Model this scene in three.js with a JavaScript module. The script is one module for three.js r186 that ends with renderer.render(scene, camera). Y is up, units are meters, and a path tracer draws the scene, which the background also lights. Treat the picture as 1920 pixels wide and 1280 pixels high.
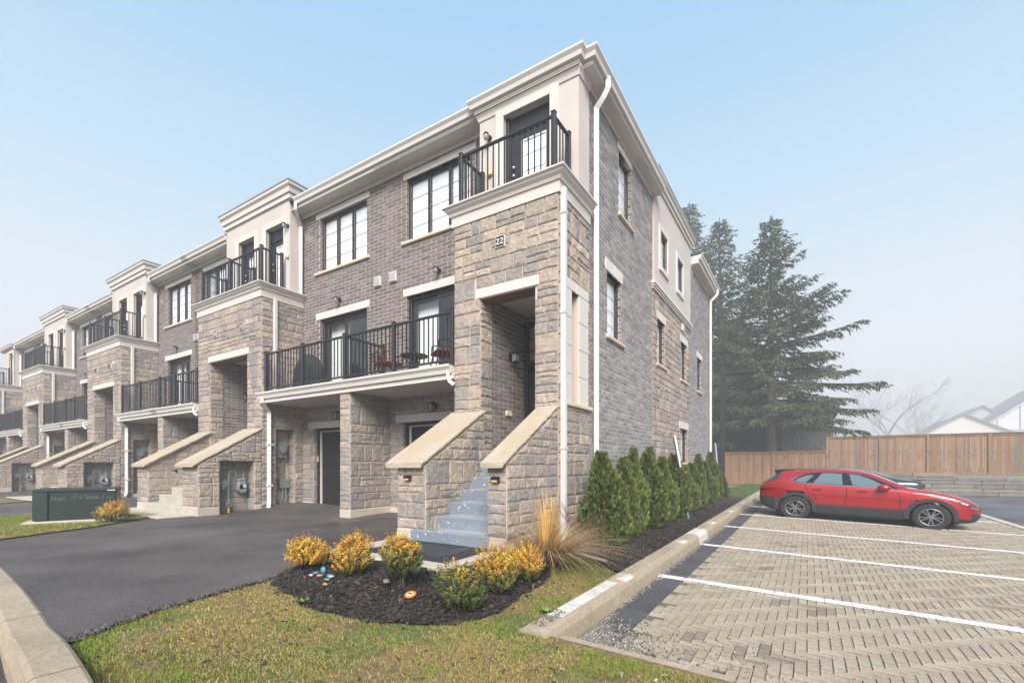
import * as THREE from 'three';
import { mergeGeometries } from 'three/addons/utils/BufferGeometryUtils.js';
import { FontLoader } from 'three/addons/loaders/FontLoader.js';
import { TextGeometry } from 'three/addons/geometries/TextGeometry.js';

// ---------------------------------------------------------------- camera, sky, sun, exposure
const CAM_H = 1.1, FOC = 875, YAW = THREE.MathUtils.degToRad(32.4);
const scene = new THREE.Scene();
const camera = new THREE.PerspectiveCamera(2 * Math.atan(640 / FOC) * 180 / Math.PI, 1920 / 1280, 0.1, 600);
camera.position.set(0, CAM_H, 0);
camera.rotation.set(0, YAW, 0);
camera.setViewOffset(1920, 1280, 0, -233, 1920, 1280);   // shift lens: level camera, verticals stay vertical
const renderer = new THREE.WebGLRenderer();
renderer.toneMapping = THREE.LinearToneMapping;
renderer.toneMappingExposure = 5.75;
renderer.shadowMap.enabled = true;
{
  const w = 64, h = 256, d = new Float32Array(w * h * 4);
  const stops = [[-90, 0.0870, 0.0870, 0.0870], [-2, 0.1687, 0.1704, 0.1739], [0, 0.1774, 0.1791, 0.1843], [6, 0.1739, 0.1791, 0.1861], [14, 0.1496, 0.1652, 0.1791], [26, 0.1043, 0.1426, 0.1739], [38, 0.0713, 0.1200, 0.1670], [50, 0.0574, 0.1078, 0.1617], [90, 0.0522, 0.1009, 0.1565]];
  for (let j = 0; j < h; j++) {
    const el = (j + .5) / h * 180 - 90;
    let k = 0; while (k < stops.length - 2 && el > stops[k + 1][0]) k++;
    const a = stops[k], b = stops[k + 1], t = Math.min(1, Math.max(0, (el - a[0]) / (b[0] - a[0])));
    for (let i = 0; i < w; i++) { const o = (j * w + i) * 4; for (let c = 0; c < 3; c++) d[o + c] = a[c + 1] + (b[c + 1] - a[c + 1]) * t; d[o + 3] = 1; }
  }
  const t = new THREE.DataTexture(d, w, h, THREE.RGBAFormat, THREE.FloatType);
  t.mapping = THREE.EquirectangularReflectionMapping; t.magFilter = THREE.LinearFilter; t.minFilter = THREE.LinearFilter; t.needsUpdate = true;
  scene.background = t; scene.environment = t;
}
const sun = new THREE.DirectionalLight(0xfff5ec, 1.5);
sun.position.set(15, 32, 26); sun.target.position.set(-6, 0, -8);
sun.castShadow = true; sun.shadow.radius = 65; sun.shadow.mapSize.set(2048, 2048);
Object.assign(sun.shadow.camera, { left: -45, right: 45, top: 45, bottom: -45, near: 1, far: 160 });
sun.name = 'sun'; scene.add(sun, sun.target);
scene.fog = new THREE.FogExp2(0xf4f6fa, 0.0055);

// ---------------------------------------------------------------- helpers
const { min, max, abs, floor, ceil, sin, cos, sqrt, PI, hypot, atan2, round, pow } = Math;
const RNG = s => () => { s |= 0; s = s + 0x6D2B79F5 | 0; let t = Math.imul(s ^ s >>> 15, 1 | s); t = t + Math.imul(t ^ t >>> 7, 61 | t) ^ t; return ((t ^ t >>> 14) >>> 0) / 4294967296; };
const clamp = (x, a = 0, b = 1) => min(b, max(a, x)), mix = (a, b, t) => a + (b - a) * t, sm = t => { t = clamp(t); return t * t * (3 - 2 * t); };
const used = {};
const numbered = n => { const k = used[n] = (used[n] ?? -1) + 1; return k ? n + '_' + String(k).padStart(3, '0') : n; };
const V3 = (x, y, z) => new THREE.Vector3(x, y, z);
function hash2(x, y, s) { let h = Math.imul(x, 374761393) + Math.imul(y, 668265263) + Math.imul(s, 1274126177) | 0; h = Math.imul(h ^ h >>> 13, 1274126177); return ((h ^ h >>> 16) >>> 0) / 4294967296; }
function vn(x, y, p, s) { const xi = floor(x), yi = floor(y), fx = x - xi, fy = y - yi, m = (a) => ((a % p) + p) % p, u = fx * fx * (3 - 2 * fx), v = fy * fy * (3 - 2 * fy); const a = hash2(m(xi), m(yi), s), b = hash2(m(xi + 1), m(yi), s), c = hash2(m(xi), m(yi + 1), s), d = hash2(m(xi + 1), m(yi + 1), s); return mix(mix(a, b, u), mix(c, d, u), v); }
function fbm(x, y, f, oct, s) { let a = 0, w = .5, t = 0; for (let o = 0; o < oct; o++) { a += w * vn(x * f, y * f, f, s + o * 17); t += w; w *= .5; f *= 2; } return a / t; }   // x, y in 0..1, tileable
const wn = (x, z, s = 5) => { let a = 0, w = .5; for (let o = 0; o < 3; o++) { a += w * vn(x, z, 4096, s + o); x = x * 2.03 + 11; z = z * 2.03 + 7; w *= .5; } return a / .875; };
const toS = c => { c = clamp(c); return c <= .0031308 ? c * 12.92 : 1.055 * pow(c, 1 / 2.4) - .055; };
function tex(size, fn, rep = 1, srgb = true) {      // fn(u, v) -> linear [r, g, b] or a number; rep = tiles per metre
  const d = new Uint8Array(size * size * 4);
  for (let j = 0; j < size; j++) for (let i = 0; i < size; i++) { let c = fn(i / size, j / size, i, j); if (typeof c === 'number') c = [c, c, c]; const o = (j * size + i) * 4; for (let k = 0; k < 3; k++) d[o + k] = round(255 * (srgb ? toS(c[k]) : clamp(c[k]))); d[o + 3] = 255; }
  const t = new THREE.DataTexture(d, size, size); t.wrapS = t.wrapT = THREE.RepeatWrapping; t.magFilter = THREE.LinearFilter; t.minFilter = THREE.LinearMipmapLinearFilter; t.generateMipmaps = true; t.repeat.set(rep, rep);
  if (srgb) t.colorSpace = THREE.SRGBColorSpace; t.needsUpdate = true; return t;
}
function mat(rgb, rough = .85, o = {}) { const m = new THREE.MeshPhysicalMaterial({ roughness: rough, ...o }); m.color.setRGB(...rgb); return m; }

class MB {
  constructor() { this.p = []; this.c = null; this.cc = [1, 1, 1]; }
  color(r, g, b) { if (!this.c) this.c = []; this.cc = [r, g, b]; return this; }
  tri(a, b, c) { this.p.push(...a, ...b, ...c); if (this.c) this.c.push(...this.cc, ...this.cc, ...this.cc); return this; }
  quad(a, b, c, d) { return this.tri(a, b, c).tri(a, c, d); }
  get n() { return this.p.length; }
  build(uv = true) {
    const g = new THREE.BufferGeometry(), P = new Float32Array(this.p), n = P.length / 9, N = new Float32Array(P.length);
    for (let i = 0; i < n; i++) { const o = i * 9, ax = P[o + 3] - P[o], ay = P[o + 4] - P[o + 1], az = P[o + 5] - P[o + 2], bx = P[o + 6] - P[o], by = P[o + 7] - P[o + 1], bz = P[o + 8] - P[o + 2]; let x = ay * bz - az * by, y = az * bx - ax * bz, z = ax * by - ay * bx; const l = hypot(x, y, z) || 1; for (let k = 0; k < 3; k++) { N[o + k * 3] = x / l; N[o + k * 3 + 1] = y / l; N[o + k * 3 + 2] = z / l; } }
    g.setAttribute('position', new THREE.BufferAttribute(P, 3)); g.setAttribute('normal', new THREE.BufferAttribute(N, 3));
    if (uv) planarUV(g);
    if (this.c) g.setAttribute('color', new THREE.BufferAttribute(new Float32Array(this.c), 3));
    return g;
  }
}
function planarUV(g) {
  const P = g.attributes.position.array, N = g.attributes.normal.array, n = P.length / 3, uv = new Float32Array(n * 2);
  for (let i = 0; i < n; i++) { const t = floor(i / 3) * 9, x = abs(N[t] + N[t + 3] + N[t + 6]), y = abs(N[t + 1] + N[t + 4] + N[t + 7]), z = abs(N[t + 2] + N[t + 5] + N[t + 8]), o = i * 3; if (y >= x && y >= z) { uv[i * 2] = P[o]; uv[i * 2 + 1] = P[o + 2]; } else if (x >= z) { uv[i * 2] = P[o + 2]; uv[i * 2 + 1] = P[o + 1]; } else { uv[i * 2] = P[o]; uv[i * 2 + 1] = P[o + 1]; } }
  g.setAttribute('uv', new THREE.BufferAttribute(uv, 2)); return g;
}
const flat = g => { const h = g.index ? g.toNonIndexed() : g; for (const k of Object.keys(h.attributes)) if (!['position', 'normal', 'uv', 'color'].includes(k)) h.deleteAttribute(k); return h; };
const merge = l => mergeGeometries(l.map(flat), false);
const pUV = g => planarUV(flat(g));
// box with chamfered edges
function box(x0, x1, y0, y1, z0, z1, c = 0) {
  if (x1 < x0) [x0, x1] = [x1, x0]; if (y1 < y0) [y0, y1] = [y1, y0]; if (z1 < z0) [z0, z1] = [z1, z0];
  c = min(c, (x1 - x0) * .4, (y1 - y0) * .4, (z1 - z0) * .4);
  const m = new MB(), X = [x0, x1], Y = [y0, y1], Z = [z0, z1];
  if (c <= 0) {
    const q = (i, j, k) => [X[i], Y[j], Z[k]];
    m.quad(q(0, 0, 1), q(1, 0, 1), q(1, 1, 1), q(0, 1, 1)).quad(q(1, 0, 0), q(0, 0, 0), q(0, 1, 0), q(1, 1, 0)).quad(q(1, 0, 1), q(1, 0, 0), q(1, 1, 0), q(1, 1, 1)).quad(q(0, 0, 0), q(0, 0, 1), q(0, 1, 1), q(0, 1, 0)).quad(q(0, 1, 1), q(1, 1, 1), q(1, 1, 0), q(0, 1, 0)).quad(q(0, 0, 0), q(1, 0, 0), q(1, 0, 1), q(0, 0, 1));
    return m.build();
  }
  const s = [-1, 1], cx = (x0 + x1) / 2, cy = (y0 + y1) / 2, cz = (z0 + z1) / 2, hx = (x1 - x0) / 2, hy = (y1 - y0) / 2, hz = (z1 - z0) / 2;
  const p = (i, j, k, ax) => [cx + s[i] * (hx - (ax === 0 ? 0 : c)), cy + s[j] * (hy - (ax === 1 ? 0 : c)), cz + s[k] * (hz - (ax === 2 ? 0 : c))];
  const F = (a, b, d, e, n) => { const u = [b[0] - a[0], b[1] - a[1], b[2] - a[2]], v = [d[0] - a[0], d[1] - a[1], d[2] - a[2]]; const N = [u[1] * v[2] - u[2] * v[1], u[2] * v[0] - u[0] * v[2], u[0] * v[1] - u[1] * v[0]]; if (N[0] * n[0] + N[1] * n[1] + N[2] * n[2] < 0) e ? m.quad(a, e, d, b) : m.tri(a, d, b); else e ? m.quad(a, b, d, e) : m.tri(a, b, d); };
  for (let a = 0; a < 3; a++) for (let i = 0; i < 2; i++) { const P = (j, k) => a === 0 ? p(i, j, k, 0) : a === 1 ? p(j, i, k, 1) : p(j, k, i, 2), n = [0, 0, 0]; n[a] = s[i]; F(P(0, 0), P(1, 0), P(1, 1), P(0, 1), n); }
  for (let i = 0; i < 2; i++) for (let j = 0; j < 2; j++) { F(p(i, j, 0, 0), p(i, j, 1, 0), p(i, j, 1, 1), p(i, j, 0, 1), [s[i], s[j], 0]); F(p(i, 0, j, 0), p(i, 1, j, 0), p(i, 1, j, 2), p(i, 0, j, 2), [s[i], 0, s[j]]); F(p(0, i, j, 1), p(1, i, j, 1), p(1, i, j, 2), p(0, i, j, 2), [0, s[i], s[j]]); for (let k = 0; k < 2; k++) F(p(i, j, k, 0), p(i, j, k, 1), p(i, j, k, 2), null, [s[i], s[j], s[k]]); }
  return m.build();
}
const cyl = (r0, r1, h, n = 16) => pUVs(new THREE.CylinderGeometry(r1, r0, h, n));
const pUVs = g => flat(g);
function tube(pts, r, n = 8, smooth = .0) { const c = new THREE.CatmullRomCurve3(pts.map(p => V3(...p)), false, 'catmullrom', smooth); return flat(new THREE.TubeGeometry(c, max(6, (pts.length - 1) * 6), r, n)); }
// rectangular pipe along a polyline (all runs stay square; up-vector fixed by side)
function duct(pts, w, d, side) {
  const m = new MB(), R = [], n = pts.length, S = V3(...side);
  for (let i = 0; i < n; i++) {
    const p = V3(...pts[i]), a = i ? p.clone().sub(V3(...pts[i - 1])).normalize() : null, b = i < n - 1 ? V3(...pts[i + 1]).sub(p).normalize() : null;
    const t = a && b ? a.clone().add(b).normalize() : (a || b), up = t.clone().cross(S).normalize(), k = a && b ? 1 / max(.5, a.dot(t)) : 1;
    R.push([[-1, -1], [1, -1], [1, 1], [-1, 1]].map(([x, y]) => p.clone().addScaledVector(S, x * w / 2).addScaledVector(up, y * d / 2 * k).toArray()));
  }
  for (let i = 0; i < n - 1; i++) for (let k = 0; k < 4; k++) { const q = (k + 1) % 4; m.quad(R[i][k], R[i + 1][k], R[i + 1][q], R[i][q]); }
  m.quad(...R[0]); m.quad(R[n - 1][3], R[n - 1][2], R[n - 1][1], R[n - 1][0]);
  return m.build();
}
// profile [[out, y], ...] (closed) swept along a plan path [[x, z], ...]; out points to the right-hand side of travel seen from above (+x travel -> +z out)
function sweep(path, prof, closedEnds = true) {
  const m = new MB(), n = path.length, R = [];
  for (let i = 0; i < n; i++) {
    const dir = (a, b) => { const x = b[0] - a[0], z = b[1] - a[1], l = hypot(x, z); return [x / l, z / l]; };
    const a = i ? dir(path[i - 1], path[i]) : null, b = i < n - 1 ? dir(path[i], path[i + 1]) : null, o = d => [-d[1], d[0]];
    let N; if (a && b) { const u = o(a), v = o(b), s = [u[0] + v[0], u[1] + v[1]], k = 2 / (s[0] * s[0] + s[1] * s[1]); N = [s[0] * k, s[1] * k]; } else N = o(a || b);
    R.push(prof.map(([w, y]) => [path[i][0] + N[0] * w, y, path[i][1] + N[1] * w]));
  }
  const k = prof.length; let area = 0; for (let i = 0; i < k; i++) { const a = prof[i], b = prof[(i + 1) % k]; area += a[0] * b[1] - b[0] * a[1]; }
  for (let i = 0; i < n - 1; i++) for (let j = 0; j < k; j++) { const q = (j + 1) % k; area > 0 ? m.quad(R[i][j], R[i][q], R[i + 1][q], R[i + 1][j]) : m.quad(R[i][j], R[i + 1][j], R[i + 1][q], R[i][q]); }
  if (closedEnds) { const tr = THREE.ShapeUtils.triangulateShape(prof.map(p => new THREE.Vector2(...p)), []); for (const [a, b, c] of tr) { m.tri(R[0][a], R[0][b], R[0][c]); m.tri(R[n - 1][c], R[n - 1][b], R[n - 1][a]); } }
  return m.build();
}
// prism of a polygon in (a, b) pushed along the third axis from t0 to t1
function prism(poly, plane, t0, t1) {
  const m = new MB(), at = (p, t) => plane === 'xy' ? [p[0], p[1], t] : plane === 'zy' ? [t, p[1], p[0]] : [p[0], t, p[1]];
  let ar = 0; poly.forEach((a, i) => { const b = poly[(i + 1) % poly.length]; ar += a[0] * b[1] - b[0] * a[1]; });
  if (ar < 0) poly = poly.slice().reverse(); if (t1 < t0) [t0, t1] = [t1, t0];
  const fl = plane !== 'xy', T = (a, b, c) => fl ? m.tri(a, c, b) : m.tri(a, b, c), v2 = poly.map(p => new THREE.Vector2(...p));
  for (let [a, b, c] of THREE.ShapeUtils.triangulateShape(v2, [])) { const A = poly[a], B = poly[b], C = poly[c]; if ((B[0] - A[0]) * (C[1] - A[1]) - (B[1] - A[1]) * (C[0] - A[0]) < 0) [b, c] = [c, b]; T(at(poly[a], t1), at(poly[b], t1), at(poly[c], t1)); T(at(poly[a], t0), at(poly[c], t0), at(poly[b], t0)); }
  poly.forEach((a, i) => { const b = poly[(i + 1) % poly.length]; T(at(a, t0), at(b, t0), at(b, t1)); T(at(a, t0), at(b, t1), at(a, t1)); });
  return m.build();
}
function thing(name, label, category, pos, group) { const o = new THREE.Group(); o.name = numbered(name); o.position.set(...pos); o.userData = { label, category }; if (group) o.userData.group = group; scene.add(o); return o; }
function rootOf(o) { while (o.parent && o.parent !== scene) o = o.parent; return o; }
const partNames = new WeakMap();
function nm(root, n) { let m = partNames.get(root); if (!m) partNames.set(root, m = {}); const k = m[n] = (m[n] ?? -1) + 1; return k ? n + '_' + String(k).padStart(3, '0') : n; }
// part: geometry given in world axes; moved into its thing's own axes
function part(parent, name, geo, m, local = false) {
  const r = rootOf(parent), g = Array.isArray(geo) ? merge(geo) : flat(geo);
  if (!local) g.translate(-r.position.x, -r.position.y, -r.position.z);
  const o = new THREE.Mesh(g, m); o.name = nm(r, name); o.castShadow = o.receiveShadow = true; parent.add(o); return o;
}
function single(name, geo, m, label, category, pos, group, local = false) { const g = Array.isArray(geo) ? merge(geo) : flat(geo); if (!local) g.translate(-pos[0], -pos[1], -pos[2]); const o = new THREE.Mesh(g, m); o.name = numbered(name); o.position.set(...pos); o.castShadow = o.receiveShadow = true; o.userData = { label, category }; if (group) o.userData.group = group; scene.add(o); return o; }
function struct(name, geo, m) { const o = new THREE.Mesh(Array.isArray(geo) ? merge(geo) : flat(geo), m); o.name = numbered(name); o.userData = { kind: 'structure' }; o.castShadow = o.receiveShadow = true; scene.add(o); return o; }
function stuff(o, name, label, category) { o.name = numbered(name); o.userData = { kind: 'stuff', label, category }; o.castShadow = o.receiveShadow = true; scene.add(o); return o; }

// ---------------------------------------------------------------- the lie of the land
const LX = -1.65, LY = -.32, LS = .028;                       // parking lot: kerb foot, its height, its fall to the right
const lotY = (x, z = -6) => LY - LS * (x - LX) + .006 * (-z - 6);
function lawnY(x, z) {
  let y = -.17 * sm((x + 3.6) / 1.8);
  if (x > -1.78) y -= .03 * (x + 1.78);
  const rise = sm((-z - 5.3) / 2) * (.06 + .09 * clamp((-x - 8) / 3)) * clamp((x + 19) / 4) * (x < -5.3 ? 1 : 0) * (z > -9 ? 1 : 0);
  if (z < -22) y = mix(y, .02, sm((-z - 22) / 8));
  return y + rise;
}

// ---------------------------------------------------------------- textures and materials
const tGrain = tex(512, (u, v) => .25 + .5 * fbm(u, v, 64, 3, 3) + .25 * fbm(u, v, 8, 3, 9), 2, false);
const tRock = tex(512, (u, v) => .6 * fbm(u, v, 10, 5, 21) + .4 * abs(fbm(u, v, 6, 4, 33) * 2 - 1), 2.2, false);
const tMott = tex(512, (u, v) => { const a = fbm(u, v, 6, 5, 41), b = fbm(u, v, 26, 4, 43); const k = .64 + .40 * a + .5 * (b - .5); return [k, k * (.985 + .03 * a), k * (.97 + .05 * (1 - a))]; }, 1.3);
const tStucco = tex(512, (u, v) => fbm(u, v, 90, 3, 51), 1.4, false);
const tStuccoC = tex(256, (u, v) => { const a = fbm(u, v, 4, 5, 61); return .9 + .14 * (a - .3); }, .4);
const tConc = tex(1024, (u, v) => { const a = fbm(u, v, 5, 6, 71), b = fbm(u, v, 120, 2, 73); const k = .72 + .38 * a + .22 * (b - .5); return [k, k * .985, k * .955]; }, .6);
const tAsph = tex(2048, (u, v) => { const a = fbm(u, v, 5, 5, 81), b = hash2(floor(u * 1024), floor(v * 1024), 8), c = fbm(u, v, 300, 2, 83), d = fbm(u, v, 3, 4, 85); let k = .62 + .6 * (a - .5) + .45 * (c - .5) + .55 * (d - .5) + (b > .988 ? 1.3 : b > .9 ? .45 : b < .2 ? -.28 : 0); return [k, k * .985, k * .98]; }, .28);
const tAsphB = tex(512, (u, v) => fbm(u, v, 110, 3, 87), 1.4, false);
const tWet = tex(512, (u, v) => .45 + .5 * sm((fbm(u, v, 3, 4, 89) - .3) * 3), .12, false);
const tLawn = tex(2048, (u, v) => { const a = fbm(u, v, 7, 5, 91), b = fbm(u, v, 160, 3, 93), c = fbm(u, v, 18, 3, 95), g = sm((a - .47) * 7), k = .4 + 1.1 * b; return [mix(.22, .12, g) * k * (.75 + .5 * c), mix(.15, .15, g) * k * (.75 + .5 * c), mix(.065, .035, g) * k]; }, .22);
const tMulch = tex(1024, (u, v) => { const b = fbm(u, v, 70, 4, 97), c = fbm(u, v, 8, 3, 99), k = .35 + 1.3 * b; return [.032 * k + .012 * c, .024 * k + .008 * c, .02 * k]; }, .9);
const tWood = tex(1024, (u, v) => { const a = fbm(u, v * .04, 64, 4, 101), b = fbm(u, v, 5, 4, 103), kn = fbm(u, v, 16, 2, 105); let k = .62 + .5 * a + .25 * (b - .5); if (kn > .75) k *= .62; return [k, k * .97, k * .94]; }, .5);
const tSlab = tex(1024, (u, v) => { const a = fbm(u, v, 3, 5, 111), b = fbm(u, v, 60, 3, 113), s = .6 * sm((fbm(u, v, 4, 4, 117) - .45) * 4), k = .86 + .2 * a + .12 * (b - .5); return [k * mix(1, .92, s), k * mix(1, .84, s), k * mix(1, .68, s)]; }, .55);
const tBlue = tex(1024, (u, v) => { const a = fbm(u, v, 6, 5, 121), b = fbm(u, v, 26, 4, 123), c = fbm(u, v * 8, 6, 4, 125); const k = .86 + .26 * a; if (b > .765) return b > .772 ? [.62, .57, .47] : [.3, .27, .23]; return [.18 * k * (.86 + .34 * c), .222 * k * (.88 + .26 * c), .275 * k * (.94 + .14 * c)]; }, .8);
const tTread = tex(512, (u, v) => { const a = fbm(u, v, 10, 5, 131), b = fbm(u, v, 60, 3, 133); const k = .85 + .3 * b; return a > .6 ? [.26 * k, .34 * k, .44 * k] : [.36 * k, .32 * k, .26 * k]; }, .9);
const tKerb = tex(1024, (u, v) => { const a = fbm(u, v, 4, 5, 141), b = fbm(u, v, 120, 3, 143), w = sm((fbm(u, v, 5, 5, 147) - .72) * 9), k = .62 + .34 * a + .35 * (b - .5); return [mix(.40 * k, .62, w), mix(.325 * k, .59, w), mix(.235 * k, .54, w)]; }, .35);
const tBark = tex(256, (u, v) => .4 + .9 * fbm(u, v * .3, 24, 4, 151), 1);

const M = {};
M.mortar = mat([.43, .395, .37], .95, { bumpMap: tGrain, bumpScale: .004 });
M.mortarStone = mat([.54, .47, .39], .95, { bumpMap: tGrain, bumpScale: .004 });
const BR = [[0.185, 0.155, 0.145], [0.215, 0.181, 0.168], [0.155, 0.132, 0.126], [0.239, 0.205, 0.192], [0.195, 0.173, 0.168], [0.171, 0.139, 0.128]];
const BRlit = BR.map(([r, g, b]) => { const l = (r + g + b) / 3 * 1.6; return [mix(r * 1.6, l, .7), mix(g * 1.6, l * .99, .7), mix(b * 1.6, l * 1.03, .7)]; });  // side-wall copy lightened and greyed: sky light put into the brick colour
const ST = [[0.409, 0.338, 0.275], [0.45, 0.377, 0.309], [0.37, 0.313, 0.266], [0.335, 0.294, 0.261], [0.305, 0.279, 0.258], [0.39, 0.328, 0.285], [0.32, 0.289, 0.27], [0.469, 0.392, 0.319], [0.27, 0.255, 0.246], [0.42, 0.342, 0.29]];
const brickM = c => mat(c, .88, { map: tMott, bumpMap: tGrain, bumpScale: .003 });
M.brick = BR.map(brickM); M.brickSideLit = BRlit.map(brickM);
M.brickV = mat([1, 1, 1], .88, { map: tMott, bumpMap: tGrain, bumpScale: .003, vertexColors: true });
M.stone = ST.map(c => mat(c, .9, { map: tMott, bumpMap: tRock, bumpScale: .022 }));
M.stoneV = mat([1, 1, 1], .9, { map: tMott, bumpMap: tRock, bumpScale: .022, vertexColors: true });
M.precast = mat([.62, .59, .555], .8, { map: tStuccoC, bumpMap: tGrain, bumpScale: .002 });
M.sill = mat([.60, .52, .42], .85, { map: tSlab, bumpMap: tRock, bumpScale: .006 });
M.cap = mat([.43, .365, .285], .75, { map: tSlab, bumpMap: tRock, bumpScale: .004 });
M.capEdge = mat([.60, .52, .40], .9, { map: tSlab, bumpMap: tRock, bumpScale: .03 });
M.stucco = mat([.535, .487, .455], .92, { map: tStuccoC, bumpMap: tStucco, bumpScale: .004 });
M.stuccoTrim = mat([.62, .575, .535], .9, { map: tStuccoC, bumpMap: tStucco, bumpScale: .003 });
M.trim = mat([.60, .56, .52], .5, {});
M.soffit = mat([.60, .56, .52], .6, {});
M.white = mat([.56, .55, .535], .45, {});
M.black = mat([.013, .014, .017], .45, {});
M.rail = mat([.018, .019, .024], .42, {});
M.door = mat([.012, .013, .016], .5, {});
M.roof = mat([.05, .05, .055], .95, { bumpMap: tGrain, bumpScale: .01 });
M.glass = mat([1, 1, 1], .02, { transmission: 1, thickness: 0, ior: 1.52 });
M.blind = mat([.80, .81, .83], .9, {});
M.curtain = mat([.62, .66, .66], .9, {});
M.dark = mat([.05, .05, .05], .9, {});
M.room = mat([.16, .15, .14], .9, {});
M.conc = mat([.52, .47, .40], .92, { map: tConc, bumpMap: tGrain, bumpScale: .004 });
M.step = mat([.46, .43, .38], .9, { map: tConc, bumpMap: tGrain, bumpScale: .004 });
M.blue = mat([1, 1, 1], .6, { map: tBlue, bumpMap: tGrain, bumpScale: .003 });
M.tread = mat([1, 1, 1], .85, { map: tTread, bumpMap: tGrain, bumpScale: .003 });
M.asphalt = mat([.135, .118, .114], .9, { map: tAsph, bumpMap: tAsphB, bumpScale: .006, roughnessMap: tWet });
M.road = mat([.115, .115, .122], .8, { map: tAsph, bumpMap: tAsphB, bumpScale: .006, roughnessMap: tWet });
M.aisle = mat([.16, .165, .175], .75, { map: tAsph, bumpMap: tAsphB, bumpScale: .006 });
M.lawn = mat([1, 1, 1], 1, { map: tLawn, bumpMap: tAsphB, bumpScale: .02 });
M.mulch = mat([1, 1, 1], 1, { map: tMulch, bumpMap: tRock, bumpScale: .03 });
M.kerb = mat([1, 1, 1], .9, { map: tKerb, bumpMap: tGrain, bumpScale: .006 });
M.steel = mat([.45, .47, .48], .4, { metalness: .7 });
M.muntin = mat([.5, .5, .52], .5);
M.grey = mat([.20, .22, .23], .5, {});
M.meter = mat([.20, .235, .245], .5, {});
M.lampGlass = mat([.5, .51, .5], .15, { transmission: .6, thickness: 0 });
M.yellow = mat([.75, .52, .03], .5, {});

// ---------------------------------------------------------------- masonry
const frontF = z => ({ o: [0, 0, z], u: [1, 0, 0], n: [0, 0, 1] });          // u = x
const sideF = x => ({ o: [x, 0, 0], u: [0, 0, -1], n: [1, 0, 0] });          // u = -z
const FP = (f, u, v, w) => [f.o[0] + f.u[0] * u + f.n[0] * w, v, f.o[2] + f.u[2] * u + f.n[2] * w];
const fbox = (f, u0, u1, v0, v1, w0, w1, c = 0) => { const a = FP(f, u0, v0, w0), b = FP(f, u1, v1, w1); return box(a[0], b[0], v0, v1, a[2], b[2], c); };
function cutRects(list, holes) { for (const [a, b, c, d] of holes) { const out = []; for (const r of list) { const [u0, u1, v0, v1] = r; if (b <= u0 || a >= u1 || d <= v0 || c >= v1) { out.push(r); continue; } if (a > u0) out.push([u0, a, v0, v1]); if (b < u1) out.push([b, u1, v0, v1]); const x0 = max(a, u0), x1 = min(b, u1); if (c > v0) out.push([x0, x1, v0, c]); if (d < v1) out.push([x0, x1, d, v1]); } list = out; } return list; }
function clipPoly(poly, k0, k1, below) { // keep v <= k0 + k1 u (below) or >=
  const s = ([u, v]) => (k0 + k1 * u - v) * (below ? 1 : -1), out = [];
  for (let i = 0; i < poly.length; i++) { const a = poly[i], b = poly[(i + 1) % poly.length], x = s(a), y = s(b); if (x >= 0) out.push(a); if ((x > 0 && y < 0) || (x < 0 && y > 0)) { const t = x / (x - y); out.push([mix(a[0], b[0], t), mix(a[1], b[1], t)]); } }
  return out;
}
const area2 = p => abs(p.reduce((t, a, i) => { const b = p[(i + 1) % p.length]; return t + a[0] * b[1] - b[0] * a[1]; }, 0)) / 2;
function wallBack(parent, name, f, rects, holes, thick, m) { return part(parent, name, cutRects(rects, holes).map(r => fbox(f, ...r, -thick, 0)), m); }
const camR = [cos(YAW), -sin(YAW)], camF = [-sin(YAW), -cos(YAW)];
function pxSize(p, f, w, h) { const x = p[0], y = p[1] - CAM_H, z = p[2], d = x * camF[0] + z * camF[1]; if (d < .5) return 0; const l = hypot(x, y, z), face = -(x * f.n[0] + z * f.n[2]) / l; if (face <= 0) return 0; return FOC / d * sqrt(w * h * max(.02, face)); }
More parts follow.
